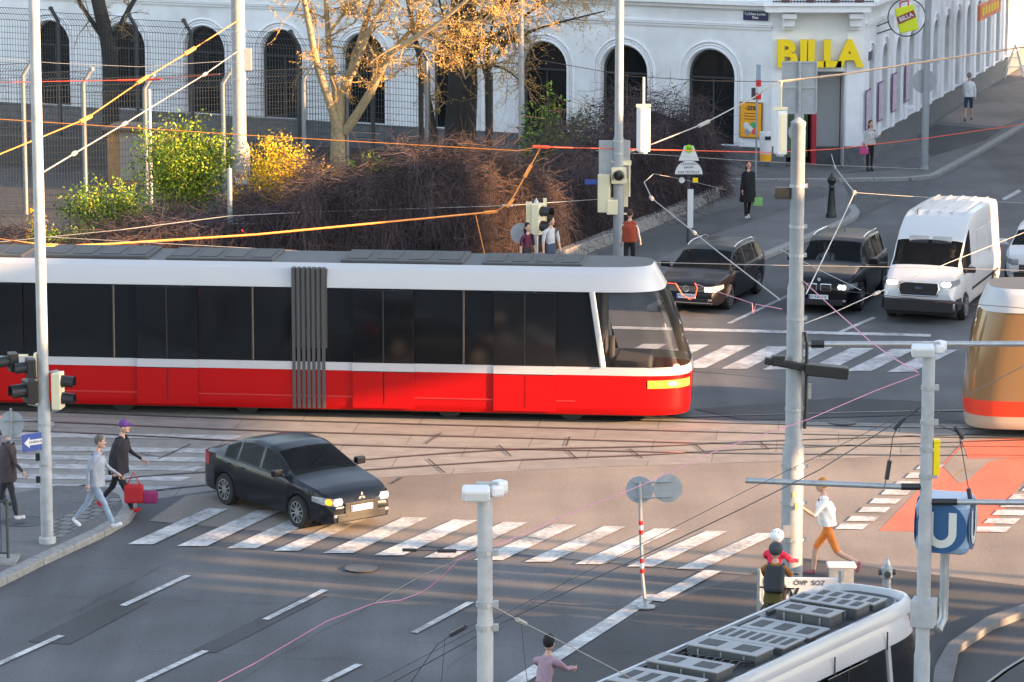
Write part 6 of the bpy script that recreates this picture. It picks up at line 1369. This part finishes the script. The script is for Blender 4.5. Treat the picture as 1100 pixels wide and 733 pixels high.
# ---- drivers
def driver(label, car_, x, y, z, c, **k):
    co = bpy.data.objects[car_]; M = Matrix.Translation(co.location) @ Matrix.Rotation(co.rotation_euler.z, 4, 'Z')
    person(label, M @ V((x, y, 0)), co.rotation_euler.z, 1.76, c, legs=((82, 60), (82, 60)), arms=((45, 8, 40), (45, 8, 40)), lean=-12, nod=14, seat=z, **k)
driver('driver with a dark cap behind the windscreen of the white van', 'delivery_van', 1.25, .48, .95, dict(top=(.05, .05, .06), hair=(.08, .07, .07)), hair='cap')
driver('driver in a white shirt behind the windscreen of the black SUV', 'suv_car', -.1, -.38, .68, dict(top=(.6, .6, .62)))
# ------------------------------------------------------------------ unseen blocks, deck and columns beyond the right edge, shaped to cut the sunlight
sd = V((.95, -.31, 0)).normalized(); ELEV = math.atan(.222)
ob = thing('shade_blocks', 'unseen stepped blocks on the right, shaped to shade the junction and leave sun gaps', 'building', (40, 90, 0))
def blk(y0, y1, h, x0=40.0, x1=44.0, win=True):
    mb = MB(); mb.box(((x0 + x1) / 2 - 40, (y0 + y1) / 2 - 90, h / 2), (x1 - x0, y1 - y0, h)); w = mb.build('wall', white, ob); mb = MB()
    n_ = int((y1 - y0) / 3)
    for k in range(n_):
        for j in range(int(h / 3.6)): mb.box((-.01, y0 - 90 + (k + .5) * (y1 - y0) / n_, 1.9 + 3.6 * j), (.1, 1.2, 1.9))
    if mb.v: mb.build('windows', winglass, w)
blk(63.4, 75.3, 8.0); blk(75.32, 78.7, 13.2, x1=40.8); blk(79.9, 80.5, 13, x1=40.8); blk(80.52, 81.9, 9.4, x1=40.8); blk(81.92, 92, 12.6); blk(92.02, 97.9, 14); blk(97.92, 103, 23); blk(103.02, 141, 22)  # heights, slits and thin walls set to place the sun patches
ob2 = thing('shade_tall_block', 'unseen tall block beyond the right edge, added to shade the foreground', 'building', (40, 25, 0))  # added block that keeps the foreground in shade
mb = MB(); mb.box((2, -.8, 12), (4, 32.4, 24)); mb.build('wall', white, ob2); mb = MB()
for k in range(10):
    for j in range(6): mb.box((-.01, -15 + 3.2 * k, 2 + 3.7 * j), (.1, 1.2, 2)); 
mb.build('windows', winglass, ob2)
vd = thing('shade_deck', 'unseen deck on columns at the right, added to shade the tram and streak the road', 'blocker', (40, 53, 0))  # unseen deck, added so that low sun only passes beneath it
mb = MB(); mb.box((1.25, -.95, 13.2), (2.5, 23.5, 4.0)); mb.build('deck', white, vd)
for k, (y, r_) in enumerate(((-11.6, .22), (-10.9, .3), (-9.9, .38), (-8.8, .3), (-8.05, .16), (-7.0, .26), (-5.9, .1))):  # spacing and girth set to cast streaks of shade on the road
    mb = MB(); mb.lathe([(r_, 0), (r_, 11.21)], (.5, y, 0), 12); mb.build('streak_column', white, vd)
# ------------------------------------------------------------------ light, sky, camera
w = bpy.data.worlds.new('World'); S.world = w; w.use_nodes = True; nt = w.node_tree
sky = nt.nodes.new('ShaderNodeTexSky'); sky.sky_type = 'NISHITA'; sky.sun_disc = False; sky.sun_elevation = ELEV; sky.sun_rotation = math.atan2(sd.x, sd.y); sky.air_density = 1.0; sky.dust_density = 1.2; sky.ozone_density = 1.0
bgn = nt.nodes['Background']; bgn.inputs['Strength'].default_value = SKY
hs = nt.nodes.new('ShaderNodeHueSaturation'); hs.inputs['Saturation'].default_value = .7; nt.links.new(sky.outputs[0], hs.inputs['Color']); nt.links.new(hs.outputs[0], bgn.inputs[0])
sl = bpy.data.lights.new('sun', 'SUN'); sl.energy = SUN; sl.angle = R(.5); sl.color = (1.0, .58, .28); so_ = bpy.data.objects.new('sun', sl); COL.objects.link(so_)
dv = V((sd.x * math.cos(ELEV), sd.y * math.cos(ELEV), math.sin(ELEV))); so_.rotation_euler = dv.to_track_quat('Z', 'Y').to_euler(); so_.location = (30, 0, 40)
cd = bpy.data.cameras.new('camera'); cam = bpy.data.objects.new('camera', cd); COL.objects.link(cam); cam.location = (0, 0, H); cam.rotation_euler = (math.pi / 2 - TH, 0, 0); cd.sensor_width = 36; cd.lens = F / 1100 * 36; cd.clip_start = .5; cd.clip_end = 900
S.camera = cam
for o_ in list(bpy.data.objects):
    g_ = {'bare_tree': 'bare trees behind the hedge', 'leafy_shrub': 'green shrubs behind the hedge', 'forsythia': 'yellow bushes', 'dry_shrub': 'dry twiggy bushes', 'bicycle': 'bicycles', 'person': 'people around the junction', 'cage_fence': 'cage fences', 'floodlight_pole': 'floodlight poles', 'hanging_signal': 'hanging signal boxes', 'signal_pole': 'signal poles', 'street_name_plate': 'street name plates'}.get(o_.name.split('.')[0])
    if g_ and o_.parent is None and 'label' in o_: o_['group'] = g_
S.view_settings.view_transform = 'Standard'; S.view_settings.look = 'None'; S.view_settings.exposure = EXPO; S.view_settings.gamma = 1; S.view_settings.use_curve_mapping = False
S.render.engine = 'CYCLES'; S.cycles.use_denoising = True; S.cycles.max_bounces = 6; S.cycles.diffuse_bounces = 3; S.cycles.transparent_max_bounces = 12
